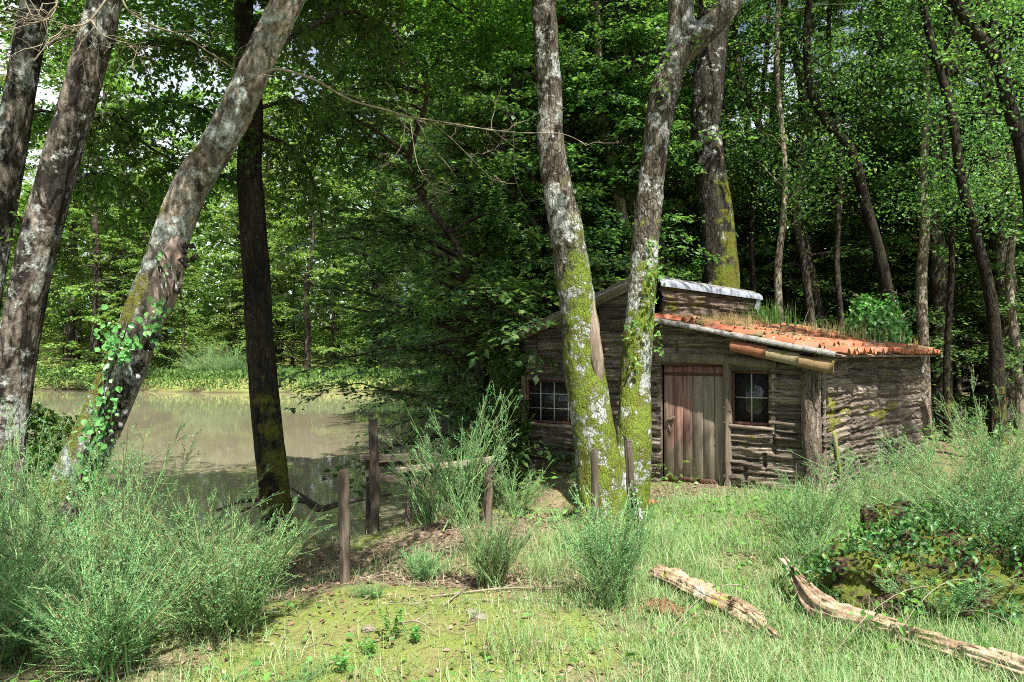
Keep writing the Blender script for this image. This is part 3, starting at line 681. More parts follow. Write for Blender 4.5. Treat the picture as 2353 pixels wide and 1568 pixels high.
# leaning and upright trunks on the left
def near_tree(name, pix, wpx, d, bark, label, seed, blobs=None, leafm=LEAF_DARK, seg=48, rough=.07, ridge=.012, flare=.2, slim=1.0):
    p, rr0 = pix_trunk(pix, [w_*slim for w_ in wpx], d); base = np.array([p[0][0], p[0][1], Hf(p[0][0], p[0][1])])
    p[0][2] = min(p[0][2], base[2]-.15)
    e = empty(name, base, label, 'tree'); g = G()
    tube(g, [k-base for k in p], rr0, seg, 240, rough, 3, seed, ridge=ridge, flare=flare); obj('trunk', g, bark, e)
    if blobs:
        bl = [(a-base[0], b_-base[1], c-base[2], *rest) for a, b_, c, *rest in blobs]
        g = G(); limbs_to(g, [p[-1]-base, (p[-1]+p[-2])/2-base], bl, .05, seed); obj('limbs', g, bark, e)
        obj('crown', crown_cloud(seed, bl, 3200), leafm, e)
    return e, base
t1, _ = near_tree('lichened_tree', [(-95, 1300), (-75, 1000), (-45, 760), (-18, 560), (10, 400), (35, 230), (58, 90), (80, -30), (110, -260)], [110, 104, 100, 98, 96, 94, 92, 92, 80], 7.4, BARK_HB2,
          'lichen-spotted trunk leaning in at the far left edge', 51, [(-5.2, 7.6, 7.4, 1.4, 1.4, .6), (-4.4, 9, 8, 1.4, 1.4, .6), (-6.2, 8.6, 6.2, 1.2, 1.2, .6)], slim=.66)
t2, b2 = near_tree('lichened_tree', [(-5, 1290), (8, 1150), (22, 950), (42, 800), (66, 650), (100, 500), (140, 350), (178, 210), (210, 90), (232, 0), (262, -120), (300, -330)], [160, 132, 126, 122, 122, 120, 118, 114, 108, 104, 96, 76], 6.4, BARK_HB2,
          'thick blotched leaning trunk, second from the left edge', 52, [(-3.4, 7.0, 6.6, 1.3, 1.2, .5), (-4.4, 6.2, 7.2, 1.3, 1.3, .5), (-2.6, 8.4, 7.2, 1.2, 1.2, .5)], slim=.66)
t3, b3 = near_tree('hornbeam', [(75, 1330), (125, 1200), (185, 1080), (240, 960), (290, 840), (335, 710), (372, 600), (405, 500), (440, 420), (490, 345), (540, 250), (580, 160), (615, 80), (655, 0), (720, -150), (790, -330)],
          [190, 170, 146, 136, 134, 130, 124, 118, 116, 112, 104, 102, 104, 104, 92, 70], 6.0, BARK_HB, 'strongly leaning trunk with torn bark and ivy on its left side', 53,
          [(-.6, 6.6, 6.7, 1.2, 1.2, .5), (-1.9, 7.4, 7.0, 1.3, 1.3, .5), (-1.2, 5.6, 7.6, 1.2, 1, .5), (-2.4, 8.6, 6.3, 1.1, 1.1, .4), (-.7, 3.5, 5.5, .8, .7, .3), (-.9, 4.6, 6.2, 1.0, .7, .35), (-1.6, 6.0, 7.4, 1.2, 1.0, .4), (-1.7, 7.3, 6.6, 1.5, 1.0, .4)], rough=.10, ridge=.018, slim=.67)  # last sprays, above the frame, added to shade the hollow and near pond
t4, b4 = near_tree('dark_mossy_tree', [(650, 1290), (640, 1210), (628, 1080), (610, 930), (597, 780), (588, 640), (578, 500), (570, 380), (575, 250), (560, 120), (555, -20), (560, -260)], [112, 92, 84, 80, 76, 74, 70, 66, 60, 56, 52, 42], 8.9, BARK_DARK,
          'dark upright trunk with a mossy foot at the water edge', 54, [(-3.6, 9.4, 7.4, 1.6, 1.5, .6), (-2.2, 10.5, 7.0, 1.5, 1.4, .6), (-4.5, 11, 6.4, 1.4, 1.4, .6), (-4.5, 8, 8.5, 1.3, 1.3, .5), (-3.2, 8.4, 6.9, 1.3, .9, .4), (-.6, 8.6, 7.4, 1.3, 1, .4), (-5.6, 10.5, 6.6, 1.3, 1.2, .5), (-7.2, 12.2, 7.0, 1.6, 1.4, .8), (-.5, 11, 6.6, .8, .9, .5)], ridge=.015, slim=.79)  # includes unseen overhead sprays added to shade the near water
# a scar of torn pale bark on the leaning trunk
g = G(); TS = [P(400, 540, 5.92), P(388, 620, 5.89), P(372, 690, 5.89), P(348, 780, 5.92)]
tube(g, [p-b3 for p in TS], [.03, .105, .10, .02], 24, 70, .2, 8, 6, ridge=.025); obj('torn_wood', g, PEEL, t3)
g = G(); r = np.random.default_rng(66)
for k in range(60):
    t_ = r.random(); x = 415-180*t_+r.normal()*10; y = 560+460*t_
    c = P(x+14, y, 5.84)-b3; box(g, c, r.uniform(.02, .05), r.uniform(.01, .02), r.uniform(.03, .10), axes(r.normal(size=3)*.5+[1, 0, .3]), .012, k)
obj('bark_flakes', g, BARK_HB2, t3)['kind'] = 'stuff'

# foliage overhead at the upper left, hanging leaves
def hanging(name, label, pixs, seed, mat, d, n_=900, leaf=.075):
    r = np.random.default_rng(seed); g = G(); gw = G(); A = []
    pts = [P(*a) for a in pixs]; C = catmull(pts, 40); base = pts[0]
    tube(gw, [p-base for p in pts], list(np.linspace(.03, .008, len(pts))), 6, 40, .1, 5, seed)
    nt0 = 26; k = r.integers(6, 39, nt0); dd = norm(np.stack([r.normal(size=nt0), r.normal(size=nt0), r.normal(size=nt0)*.3-.35], 1)); TL = r.uniform(.3, .9, nt0)
    t = np.linspace(0, 1, 5)[None, :, None]; T = (C[k]-base)[:, None]+dd[:, None]*TL[:, None, None]*t; T[..., 2] -= .35*t[..., 0]**2*TL[:, None]
    tubes(gw, T, .006, .002, 3)
    s = r.uniform(.1, 1, (nt0, n_//nt0, 1)); p = (C[k]-base)[:, None]+dd[:, None]*TL[:, None, None]*s; p[..., 2] -= .35*s[..., 0]**2*TL[:, None]
    p = (p+r.normal(size=p.shape)*.05).reshape(-1, 3); ls = r.uniform(.6, 1.15, len(p))*leaf
    leaves(g, p, r.normal(size=p.shape)+[0, 0, -.5], r.normal(size=p.shape)*.5+[0, 0, 1], ls, ls*.6, hexa=True)
    return gw, g, base
def bough(parent, pbase, pixs, seed, d, mat=LEAF_DARK, n_=1100, leaf=.075, bark=BARK_BACK):
    gw, g, base = hanging('b', '', pixs, seed, mat, d, n_, leaf)
    w_ = obj('bough', gw, bark, parent, base-pbase); obj('leaves', g, mat, w_)
bl_ = [(t3, b3, [(600, 120, 6.1), (700, 60, 7), (800, 20, 7.6), (880, 60, 8)]),
       (t4, b4, [(575, 330, 8.9), (480, 260, 8.6), (380, 230, 8.2), (300, 260, 8)]),
       (t4, b4, [(575, 250, 8.9), (680, 230, 9), (760, 300, 9.1), (800, 390, 9.2)]),
       (t4, b4, [(570, 150, 8.9), (450, 100, 8.4), (350, 90, 8), (280, 140, 7.8)]),
       (t4, b4, [(575, 420, 8.9), (480, 400, 9.2), (400, 420, 9.5), (300, 470, 9.6)]),
       (t4, b4, [(575, 300, 8.9), (670, 340, 9.4), (720, 420, 9.8), (740, 520, 10)]),
       (t2, b2, [(160, 280, 6.6), (260, 260, 7.4), (330, 330, 8), (420, 380, 8.4)]),
       (t2, b2, [(110, 480, 6.6), (200, 400, 7.4), (300, 430, 8.2), (340, 520, 8.6)]),
       (t1, _, [(20, 330, 7.5), (60, 260, 8.2), (120, 260, 8.8), (190, 330, 9)]),
       (t1, _, [(-10, 520, 7.5), (40, 500, 8.6), (90, 540, 9), (140, 600, 9.4)]),
       (t4, b4, [(560, 60, 8.9), (640, 20, 9), (760, 10, 9.3), (860, 120, 9.5)]),
       (t1, _, [(-60, 900, 7.5), (30, 930, 8), (90, 950, 8.2), (150, 1000, 8.3)]),
       (t1, _, [(-60, 980, 7.5), (40, 1010, 7.8), (100, 1030, 8), (160, 1070, 8.1)])]
for k, (t, bb_, px) in enumerate(bl_):
    bough(t, _ if t is t1 else bb_, px, 100+k, 0)

# bare pale branches
PALE = wood_mat('bare_twig', [(.11, .09, .06), (.24, .205, .15), (.33, .29, .22)], 8, (1, 1, 1), .004)
def twiggy(parent, pb_, main, r0, r1, seed, nside=16, ln=.5, name='bare_branch'):
    pts = [P(*a) for a in main]; base = pts[0]; r = np.random.default_rng(seed); g = G()
    C = catmull(pts, 60)-base; tube(g, [p-base for p in pts], list(np.linspace(r0*.7, r1*.7, len(pts))), 6, 60, .3, 12, seed)
    k = r.integers(8, 58, nside); T0 = norm(np.gradient(C, axis=0))[k]
    dd = norm(T0*.7+np.stack([r.normal(size=nside)*.5, r.normal(size=nside)*.4, r.normal(size=nside)*.8], 1)); TL = r.uniform(.3, 1, nside)*ln
    t = np.linspace(0, 1, 6)[None, :, None]; j = np.cumsum(r.normal(size=(nside, 6, 3))*.02, 1); j[:, 0] = 0
    T = C[k][:, None]+dd[:, None]*TL[:, None, None]*t+j; tubes(g, T, r1*1.1, .0012, 4)
    n2 = nside*3; kk = r.integers(0, nside, n2); q_ = r.integers(1, 5, n2); o = T[kk, q_]
    d2 = norm(dd[kk]+r.normal(size=(n2, 3))*.6); T2 = o[:, None]+d2[:, None]*(r.uniform(.1, .3, n2)*ln*1.2)[:, None, None]*t; T2[:, 1:] += np.cumsum(r.normal(size=(n2, 5, 3))*.008, 1)
    tubes(g, T2, 0.002, .0008, 3)
    return obj(name, g, PALE, parent, base-pb_)
twiggy(t3, b3, [(600, 165, 5.9), (640, 155, 5.85), (720, 180, 5.9), (800, 225, 6), (880, 248, 6), (940, 266, 6.1), (1000, 275, 6.1), (1100, 292, 6.3), (1200, 303, 6.5), (1290, 305, 6.9), (1350, 330, 7.1)], .016, .004, 61, 12, .6)
twiggy(t3, b3, [(930, 262, 6.08), (925, 320, 6.1), (905, 360, 6.1), (870, 390, 6.0)], .006, .002, 62, 5, .3)
twiggy(t3, b3, [(985, 273, 6.1), (1040, 320, 6.3), (1090, 370, 6.4), (1140, 420, 6.5)], .006, .002, 63, 6, .35)
twiggy(t3, b3, [(940, 268, 6.08), (960, 380, 6.0), (1000, 430, 6.0), (1040, 445, 6.1)], .005, .002, 68, 6, .35)
twiggy(t2, b2, [(130, -30, 5.2), (110, 30, 5.1), (60, 50, 5.0), (0, 65, 5)], .012, .004, 64, 10, .5)
twiggy(t2, b2, [(270, -60, 5.2), (200, 40, 5.1), (150, 60, 5.05), (90, 110, 5)], .014, .004, 65, 14, .55)
twiggy(t2, b2, [(260, -40, 5.2), (290, 20, 5.2), (350, 55, 5.3), (420, 80, 5.4), (520, 145, 5.5), (600, 185, 5.6)], .012, .003, 66, 12, .5)
twiggy(t2, b2, [(200, 40, 5.1), (230, 75, 5.1), (290, 95, 5.1), (330, 92, 5.1)], .008, .002, 67, 10, .4)

# ------------------------------------------------------------------ the hut
A0 = np.array([.27, 11.8]); B0 = np.array([3.8, 9.3]); f2 = (B0-A0)/np.linalg.norm(B0-A0); LF = float(np.linalg.norm(B0-A0))
t2d = np.array([3.4, 3.9]); t2d = t2d/np.linalg.norm(t2d); LS = 5.2
nF = np.array([f2[1], -f2[0]]);  nF = nF if nF[1] < 0 else -nF            # outward of front wall
nS = np.array([t2d[1], -t2d[0]])                                            # outward of side wall
RID = A0+f2*LF*.502; UR = LF*.502
Z0 = -.25
hut = empty('hut', (0, 0, 0), 'small bark-walled hut with orange tiled lean-to roof', 'hut')
f3 = np.array([*f2, 0]); t3d = np.array([*t2d, 0]); nF3 = np.array([*nF, 0]); nS3 = np.array([*nS, 0]); up = np.array([0, 0, 1.])
def FW(u, z, o=0): return np.array([*(A0+f2*u), z])+nF3*o
def fuv(px, py):
    """front wall (u,z) under a pixel"""
    k = (px-CX)/FPX; s = (A0[0]-k*A0[1])/(k*f2[1]-f2[0]); p = A0+f2*s
    return float(s), float(CAM_Z-(py-HY)/FPX*p[1])
def SW(u, z, o=0): return np.array([*(B0+t2d*u), z])+nS3*o
def RF(a, b, z): return np.array([*(RID+f2*a+t2d*b), z])
def tone_h(row, seg, seed): return _h(row.astype(np.int64)+5, seg.astype(np.int64), 2, seed)
def bark_wall(name, origin, ud, nd, L, zt, holes, seed, mat, res=.014, hp=.185, z0=Z0, amp=1.0, split=1.15):
    nu = int(L/res); zmax = max(zt(0), zt(L/2-.01), zt(L/2+.01), zt(L)); nz_ = int((zmax-z0)/res)
    u = np.linspace(0, L, nu); z = np.linspace(z0, zmax, nz_); U, Zz = np.meshgrid(u, z)
    zt_ = np.array([zt(x) for x in u]); Zc = np.minimum(Zz, zt_[None, :])
    seg = np.floor(U/split+.35*vnoise(np.floor(Zz/hp), 0, 0, seed)); segf = (U/split+.35*vnoise(np.floor(Zz/hp), 0, 0, seed))-seg
    wav = Zz+.03*vnoise(U*.8, seg*3.3, 0, seed+1)+.008*vnoise(U*5, 0, 0, seed+2)+_h(seg.astype(np.int64), 3, 5, seed)*hp
    row = np.floor(wav/hp); fz = wav/hp-row
    pr = sstep(0, .13, np.minimum(fz, 1-fz)+.03*vnoise(U*4, row, 0, seed))*.06+.012*np.sin(fz*math.pi)
    ends = np.minimum(segf, 1-segf)*split; pr = pr*sstep(0, .035, ends+.01*vnoise(Zz*30, row, 0, seed))
    rdg = vnoise(U*1.5+row*7, wav*24, row, seed+3); rdg = 1-np.abs(rdg)
    fine = vnoise(U*3.5+row*3, wav*66, seg, seed+4)
    lum = fbm(U*1.2+row*5, wav*4, row, seed+6)
    off = pr+.016*(tone_h(row, seg, seed))+amp*(.034*rdg**3+.012*fine+.022*lum)+.016*(_h(row.astype(np.int64), seg.astype(np.int64), 1, seed))
    tone = _h(row.astype(np.int64), seg.astype(np.int64), 7, seed)
    V = np.array([*origin, 0])[None, None]+U[..., None]*np.array([*ud, 0])+Zc[..., None]*up+off[..., None]*np.array([*nd, 0])
    i = np.arange(nz_-1)[:, None]*nu; j = np.arange(nu-1)[None, :]
    F = np.stack([i+j, i+j+1, i+nu+j+1, i+nu+j], -1)
    uc = (u[:-1]+u[1:])/2; zc = (z[:-1]+z[1:])/2; keep = zc[:, None]-res < np.array([zt(x) for x in uc])[None, :]
    for (u0, u1, a, b_) in holes: keep &= ~((uc[None, :] > u0) & (uc[None, :] < u1) & (zc[:, None] > a) & (zc[:, None] < b_))
    g = G(); F = F[keep].reshape(-1, 4)
    # orient outward
    cr = np.cross(np.array([*ud, 0]), up)
    if cr @ np.array([*nd, 0]) < 0: F = F[:, ::-1]
    me = mesh_np(name, V.reshape(-1, 3), F); tn = (.55+.75*tone).ravel(); tn = np.stack([tn, tn, tn, np.ones_like(tn)], 1)
    c_ = me.color_attributes.new('plank', 'FLOAT_COLOR', 'POINT'); c_.data.foreach_set('color', tn.astype(np.float32).ravel())
    return obj(name, me, mat, hut)
def barkwall_mat(name, dk, md, lt, mossy=.62):
    m, n, b, out = new_mat(name)
    v = coords(n, (.5, .5, 8)); vo = coords(n); a = noise(n, v, 5, 8, .68, .4); a2 = noise(n, vo, 1.7, 5)
    col = ramp(n, a, [(.32, dk), (.5, md), (.7, lt)]); col = mixc(n, ramp(n, a2, [(.4, g3(0)), (.7, g3(.55))]), col, tuple(x*.55 for x in md))
    col = mixc(n, 1.0, col, N(n, 'ShaderNodeAttribute', attribute_name='plank').outputs['Color'], 'MULTIPLY')
    nf = noise(n, coords(n, (1, 1, 5)), 30, 5, .75); col = mixc(n, 1.0, col, mixc(n, ramp(n, nf, [(.36, g3(0)), (.6, g3(1))]), (.35, .34, .33), (1.35, 1.33, 1.3)), 'MULTIPLY')
    nm = noise(n, vo, 2.4, 8, .7); mf = ramp(n, nm, [(mossy, g3(0)), (mossy+.05, g3(1))])
    col = mixc(n, mf, col, mixc(n, noise(n, vo, 60, 3), (.05, .055, .01), (.2, .2, .04)))
    n.links.new(col, b.inputs['Base Color']); b.inputs['Roughness'].default_value = .92; b.inputs['Specular IOR Level'].default_value = .15
    n.links.new(bump(n, noise(n, v, 14, 7, .65), .02, .9), b.inputs['Normal']); return m
WALLM = barkwall_mat('bark_boards', (.022, .018, .013), (.16, .133, .105), (.42, .37, .31))
def zt_front(u):
    return 1.90+(2.70-1.90)*u/UR if u < UR else 2.11-(2.11-1.67)*(u-UR)/(LF-UR)
du0, dz1 = fuv(1524, 836); du1, dz0 = fuv(1668, 1120)
wu0, wz1 = fuv(1684, 850); wu1, wz0 = fuv(1772, 978)
lu0, lz1 = fuv(1213, 868); lu1, lz0 = fuv(1340, 975)
wz1 = fuv(1730, 852)[1]; wz0 = fuv(1730, 976)[1]; dz0 = fuv(1600, 1118)[1]; dz1 = fuv(1600, 838)[1]; lz1 = fuv(1270, 872)[1]; lz0 = fuv(1270, 972)[1]
bark_wall('front_wall', A0, f2, nF, LF, zt_front, [(du0, du1, Z0-1, dz1), (wu0, wu1, wz0, wz1), (lu0, lu1, lz0, lz1)], 3, WALLM)
bark_wall('side_wall', B0, t2d, nS, LS, lambda u: 1.64, [], 23, WALLM, hp=.22, split=1.35)
bark_wall('upper_wall', RID+t2d*.0, t2d, f2, 3.35, lambda u: 2.68, [], 33, barkwall_mat('bark_boards_upper', (.03, .02, .015), (.12, .088, .068), (.25, .2, .165), .54), z0=1.95, hp=.2, split=1.8)
# rear, left and inner walls
g = G(); CA = A0+t2d*3.45; CB = B0+t2d*LS
def slab(g, p0, p1, z0, z1, th=.05):
    d = np.array(p1)-np.array(p0); L = np.linalg.norm(d); c = (np.array(p0)+np.array(p1))/2
    box(g, (*c, (z0+z1)/2), L, th, z1-z0, axes((*d, 0)))
slab(g, A0+nF*-.03, CA, Z0, 1.85); slab(g, CA, CA+(RID-A0)*1.0, Z0, 2.2); slab(g, RID+t2d*3.45, RID+t2d*LS, Z0, 1.9); slab(g, RID+t2d*LS, CB, Z0, 1.6)
obj('rear_wall', g, WALLM, hut)
g = G()   # backing boards just inside the bark, around the openings
def back(u0, u1, z0, z1):
    box(g, FW((u0+u1)/2, (z0+z1)/2, -.035), u1-u0, .03, z1-z0, axes(f3))
for a, b_, c, d in ((.03, lu0, Z0, 1.85), (lu1, du0, Z0, 1.9), (lu0, lu1, Z0, lz0), (lu0, lu1, lz1, 1.9), (du1, wu0, Z0, 1.7), (wu1, LF-.03, Z0, 1.6), (wu0, wu1, Z0, wz0), (wu0, wu1, wz1, 1.78), (du0, du1, dz1, 1.88)): back(a, b_, c, d)
box(g, SW(LS/2, .7, -.035), LS-.1, .03, 1.85, axes(t3d)); obj('inner_lining', g, WALLM, hut)

WEATH = wood_mat('weathered_wood', [(.06, .048, .036), (.16, .132, .10), (.27, .23, .185)], 7, (1, 1, .1), .008, moss=.68)
REDP = wood_mat('red_paint', [(.055, .032, .024), (.12, .052, .04), (.2, .135, .10)], 6, (1, 1, .15), .003, rough=.7)
# door
m, n, b, out = new_mat('door_boards')
v = coords(n, (1, 1, .07)); vo = coords(n); ax = N(n, 'ShaderNodeSeparateXYZ'); n.links.new(N(n, 'ShaderNodeTexCoord').outputs['Object'], ax.inputs[0])
a = noise(n, v, 26, 7, .6); c1 = ramp(n, a, [(.3, (.16, .14, .1)), (.55, (.27, .245, .185)), (.75, (.38, .34, .27))])
c2 = ramp(n, a, [(.3, (.12, .055, .045)), (.52, (.24, .115, .095)), (.72, (.37, .24, .20))])
DW = du1-du0; mxr = math_(n, 'ADD', ax.outputs['X'], math_(n, 'MULTIPLY_ADD', noise(n, vo, 3, 5), .04, -.02))
redm = ramp(n, math_(n, 'MULTIPLY_ADD', noise(n, v, 9, 6), .22, mxr), [(-.0, g3(1)), (.17, g3(.12))])
wear = ramp(n, noise(n, v, 7, 7, .7), [(.40, g3(1)), (.66, g3(.45))])
zlow = ramp(n, math_(n, 'ADD', ax.outputs['Z'], math_(n, 'MULTIPLY_ADD', noise(n, v, 6, 4), .4, -.2)), [(.40, g3(0)), (.60, g3(1))])
red = math_(n, 'MULTIPLY', math_(n, 'MULTIPLY', redm, wear), math_(n, 'MULTIPLY_ADD', zlow, .6, .4))
topb = math_(n, 'GREATER_THAN', ax.outputs['Z'], (dz1-dz0)*.93)
red = math_(n, 'MAXIMUM', red, topb)
col = mixc(n, red, c1, c2); n.links.new(col, b.inputs['Base Color']); b.inputs['Roughness'].default_value = .8; b.inputs['Specular IOR Level'].default_value = .2
n.links.new(bump(n, a, .004, .9), b.inputs['Normal']); DOORM = m
RUST = wood_mat('rusty_iron', [(.04, .025, .02), (.1, .05, .035), (.14, .075, .055)], 9, (1, 1, 1), .002, rough=.7)
dang = math.atan2(f2[1], f2[0]); DH = dz1-dz0
door = bpy.data.objects.new('door', None); COL.objects.link(door); door.parent = hut; door.location = FW((du0+du1)/2, dz0+.02, -.005); door.rotation_euler = (0, 0, dang)
g = G(); nbd = 6; ws = np.array([.17, .15, .16, .17, .18, .17]); ws = ws/ws.sum()*(DW-.02); xx = -DW/2+.01
for k, w_ in enumerate(ws):
    box(g, (xx+w_/2, .004*((k*7) % 3-1), DH*.5-.01*((k*5) % 3)), w_-.006, .028, DH-.07, None, .0, 0, .003); xx += w_
obj('door_boards', g, DOORM, door)
g = G(); box(g, (0, -.024, DH*.91), DW-.05, .008, .045, None, 0, 0, .002); box(g, (-.03, -.026, .075), DW-.12, .01, .06, None, 0, 0, .002)
for k in range(9):
    box(g, (-DW/2+.09+k*(DW-.22)/8, -.035, .055+.02*(k % 2)), .012, .012, .012)
    box(g, (-DW/2+.07+k*(DW-.14)/8, -.031, DH*.91), .01, .01, .01)
obj('strap', g, RUST, door)
g = G(); box(g, (-DW/2+.13, -.045, DH*.535), .12, .03, .035, axes((1, 0, .45)), .003, 3, .006); box(g, (-DW/2+.09, -.025, DH*.47), .025, .02, .2, axes((1, 0, .25)), .003, 3, .004); obj('handle', g, WEATH, door)
g = G(); box(g, (0, .01, DH-.05), DW-.03, .02, .1, None, 0, 0, .003); box(g, (0, .015, -.0), DW, .05, .12, None, .004, 1, .004); obj('red_rail', g, REDP, door)
def log(g, p0, p1, r, seed, rough=.1, n_=60, seg=16, r2=None, ridge=.006):
    p0 = np.array(p0, float); p1 = np.array(p1, float); m_ = (p0+p1)/2+np.array([vnoise(seed, 1, 1, k) for k in (1, 2, 3)])*r*.35
    tube(g, [p0, m_, p1], [r, r*1.02, r2 or r*.92], seg, n_, rough, 9, seed, ridge=ridge); return g
# jambs, lintel, posts
def part(name, fn, mat, label=None):
    g = G(); fn(g); o = obj(name, g, mat, hut)
    if label: o['label'] = label
    return o
a_, zt1 = fuv(1520, 1118)
part('door_jamb', lambda g: box(g, FW(du0-.035, (dz0+dz1)/2-.02, .05), .07, .06, DH+.1, axes(f3), .006, 4, .008), WEATH)
part('door_jamb', lambda g: log(g, FW(du1+.05, dz0-.15, .075), FW(du1+.045, dz1+.05, .07), .055, 31), WEATH)
part('lintel', lambda g: log(g, FW(du0-.06, dz1+.10, .07), FW(wu1+.09, fuv(1785, 838)[1], .07), .075, 33, r2=.06), WEATH)
BARKW = bark_mat('post_bark', (.035, .028, .022), (.22, .185, .15), .7, (.5, .5, .46), None, scale=16, stretch=.2)
cb = SW(0, 0)
part('corner_post', lambda g: (log(g, [cb[0]-.02, cb[1]-.06, Z0], [cb[0]-.05, cb[1]-.05, 1.62], .115, 35, .12, 110, 28, ridge=.02), None), BARKW)
part('corner_board', lambda g: box(g, (cb[0]+.115, cb[1]+.015, .72), .05, .05, 1.82, None, .02, 6, .01), WEATH)
part('corner_board', lambda g: box(g, (cb[0]-.145, cb[1]+.03, .95), .035, .05, 1.3, None, .02, 7, .01), WEATH)
MOSSC = wood_mat('moss_cushion', [(.06, .06, .012), (.17, .17, .03), (.28, .27, .05)], 16, (1, 1, 1), .03)
def cushion(g, u, z, ru, rz_, th, seed):
    bm = bmesh.new(); bmesh.ops.create_icosphere(bm, subdivisions=4, radius=1); V = np.array([v.co[:] for v in bm.verts]); F = np.array([[v.index for v in f.verts] for f in bm.faces]); bm.free()
    d = 1+.45*fbm(V[:, 0]*2, V[:, 1]*2, V[:, 2]*2, seed)+.2*fbm(V[:, 0]*9, V[:, 1]*9, V[:, 2]*9, seed); V = V*d[:, None]*[ru, th, rz_]
    g.add(V @ np.stack([t3d, nS3, up]) + SW(u, z, .03), F)
def cushions(g):
    for k, (u, z, a, b_, c) in enumerate([(.34, 1.0, .16, .09, .07), (.38, .78, .2, .13, .07), (1.0, .86, .22, .06, .05), (2.6, .74, .5, .08, .06), (3.3, .84, .4, .07, .06), (1.9, .9, .18, .05, .05)]): cushion(g, u, z, a*1.25, b_*1.25, c*1.3, 70+k)
o = part('wall_moss', cushions, MOSSC)
part('leaning_board', lambda g: box(g, SW(.42, .36, .13), .08, .035, .62, np.stack([norm(t3d+up*.35), nS3, norm(up-t3d*.35)], 1), .02, 5, .006), wood_mat('mossy_board', [(.12, .1, .06), (.25, .2, .13)], 7, (1, 1, 1), .01, moss=.44))
# windows
GLASS, n, b, out = new_mat('window_glass'); b.inputs['Base Color'].default_value = (.05, .055, .05, 1); b.inputs['Roughness'].default_value = .04
b.inputs['Transmission Weight'].default_value = .5; b.inputs['IOR'].default_value = 1.5
n.links.new(bump(n, noise(n, coords(n), 3, 2), .002, .2), b.inputs['Normal'])
PALEW = wood_mat('pale_putty', [(.25, .24, .2), (.4, .38, .33), (.5, .48, .42)], 9, (1, 1, 1), .002)
def window(u0, u1, z0, z1, nx, nz_, label, left=False):
    e = bpy.data.objects.new('window', None); COL.objects.link(e); e.parent = hut; e['label'] = label
    cu, cz = (u0+u1)/2, (z0+z1)/2; W_, Hh = u1-u0, z1-z0; e.location = FW(cu, cz, 0); e.rotation_euler = (0, 0, dang)
    g = G()
    for sx in (-1, 1): box(g, (sx*(W_/2-.012), 0, 0), .024, .09, Hh, None, .002, 1, .003)
    box(g, (0, 0, Hh/2-.018), W_-.07, .085, .036, None, .002, 1, .003); box(g, (0, 0, -Hh/2+.018), W_-.07, .085, .036, None, .002, 1, .003)
    obj('frame', g, REDP, e)
    g = G()
    for k in range(1, nx): box(g, (-W_/2+W_*k/nx, -.012, 0), .016, .02, Hh-.075)
    for k in range(1, nz_): box(g, (0, -.010, -Hh/2+Hh*k/nz_), W_-.075, .016, .014)
    obj('glazing_bar', g, PALEW, e)
    g = G(); box(g, (0, .004, 0), W_-.07, .004, Hh-.07); obj('pane', g, GLASS, e)
    g = G(); box(g, (0, -.06, -Hh/2-.03), W_+.12, .12, .04, axes((1, 0, -.02)), .008, 5, .008); obj('sill', g, wood_mat('mossy_sill', [(.14, .11, .08), (.28, .23, .18)], 7, (1, 1, 1), .006, moss=.5 if left else .62), e)
    g = G()
    log(g, (W_/2+.035, -.05, -Hh/2-.1), (W_/2+.045, -.05, Hh/2+.03), .035, 41) if not left else log(g, (-W_/2-.05, -.05, -Hh/2-.05), (-W_/2-.045, -.05, Hh/2+.05), .045, 42)
    obj('outer_jamb', g, WEATH if left else wood_mat('pale_jamb', [(.12, .1, .075), (.26, .225, .18), (.38, .34, .285)], 8, (1, 1, .12), .01), e)
window(wu0, wu1, wz0, wz1, 2, 2, 'four-pane window right of the door')
window(lu0, lu1, lz0, lz1, 4, 3, 'wide small-paned window left of the mossy tree', True)
# wall head beams, rake boards
part('wall_plate', lambda g: box(g, SW(LS/2, 1.66, .03), LS, .1, .09, axes(t3d), .006, 8, .01), WEATH)
sl_ = (1.67-2.11)/(LF-UR)
def rz(a): return 2.16+sl_*a
part('rake_board', lambda g: box(g, RF(1.12, -.03, rz(1.12)-.13), 2.35, .06, .16, axes((*f2, sl_)), .01, 9, .01), WEATH)
part('rake_board', lambda g: box(g, np.array([*(A0+f2*(UR/2)+nF*.16), 2.34]), 2.5, .06, .10, axes((*f2, .8/UR)), .008, 9, .01), WEATH, 'sloping board under the left roof edge')
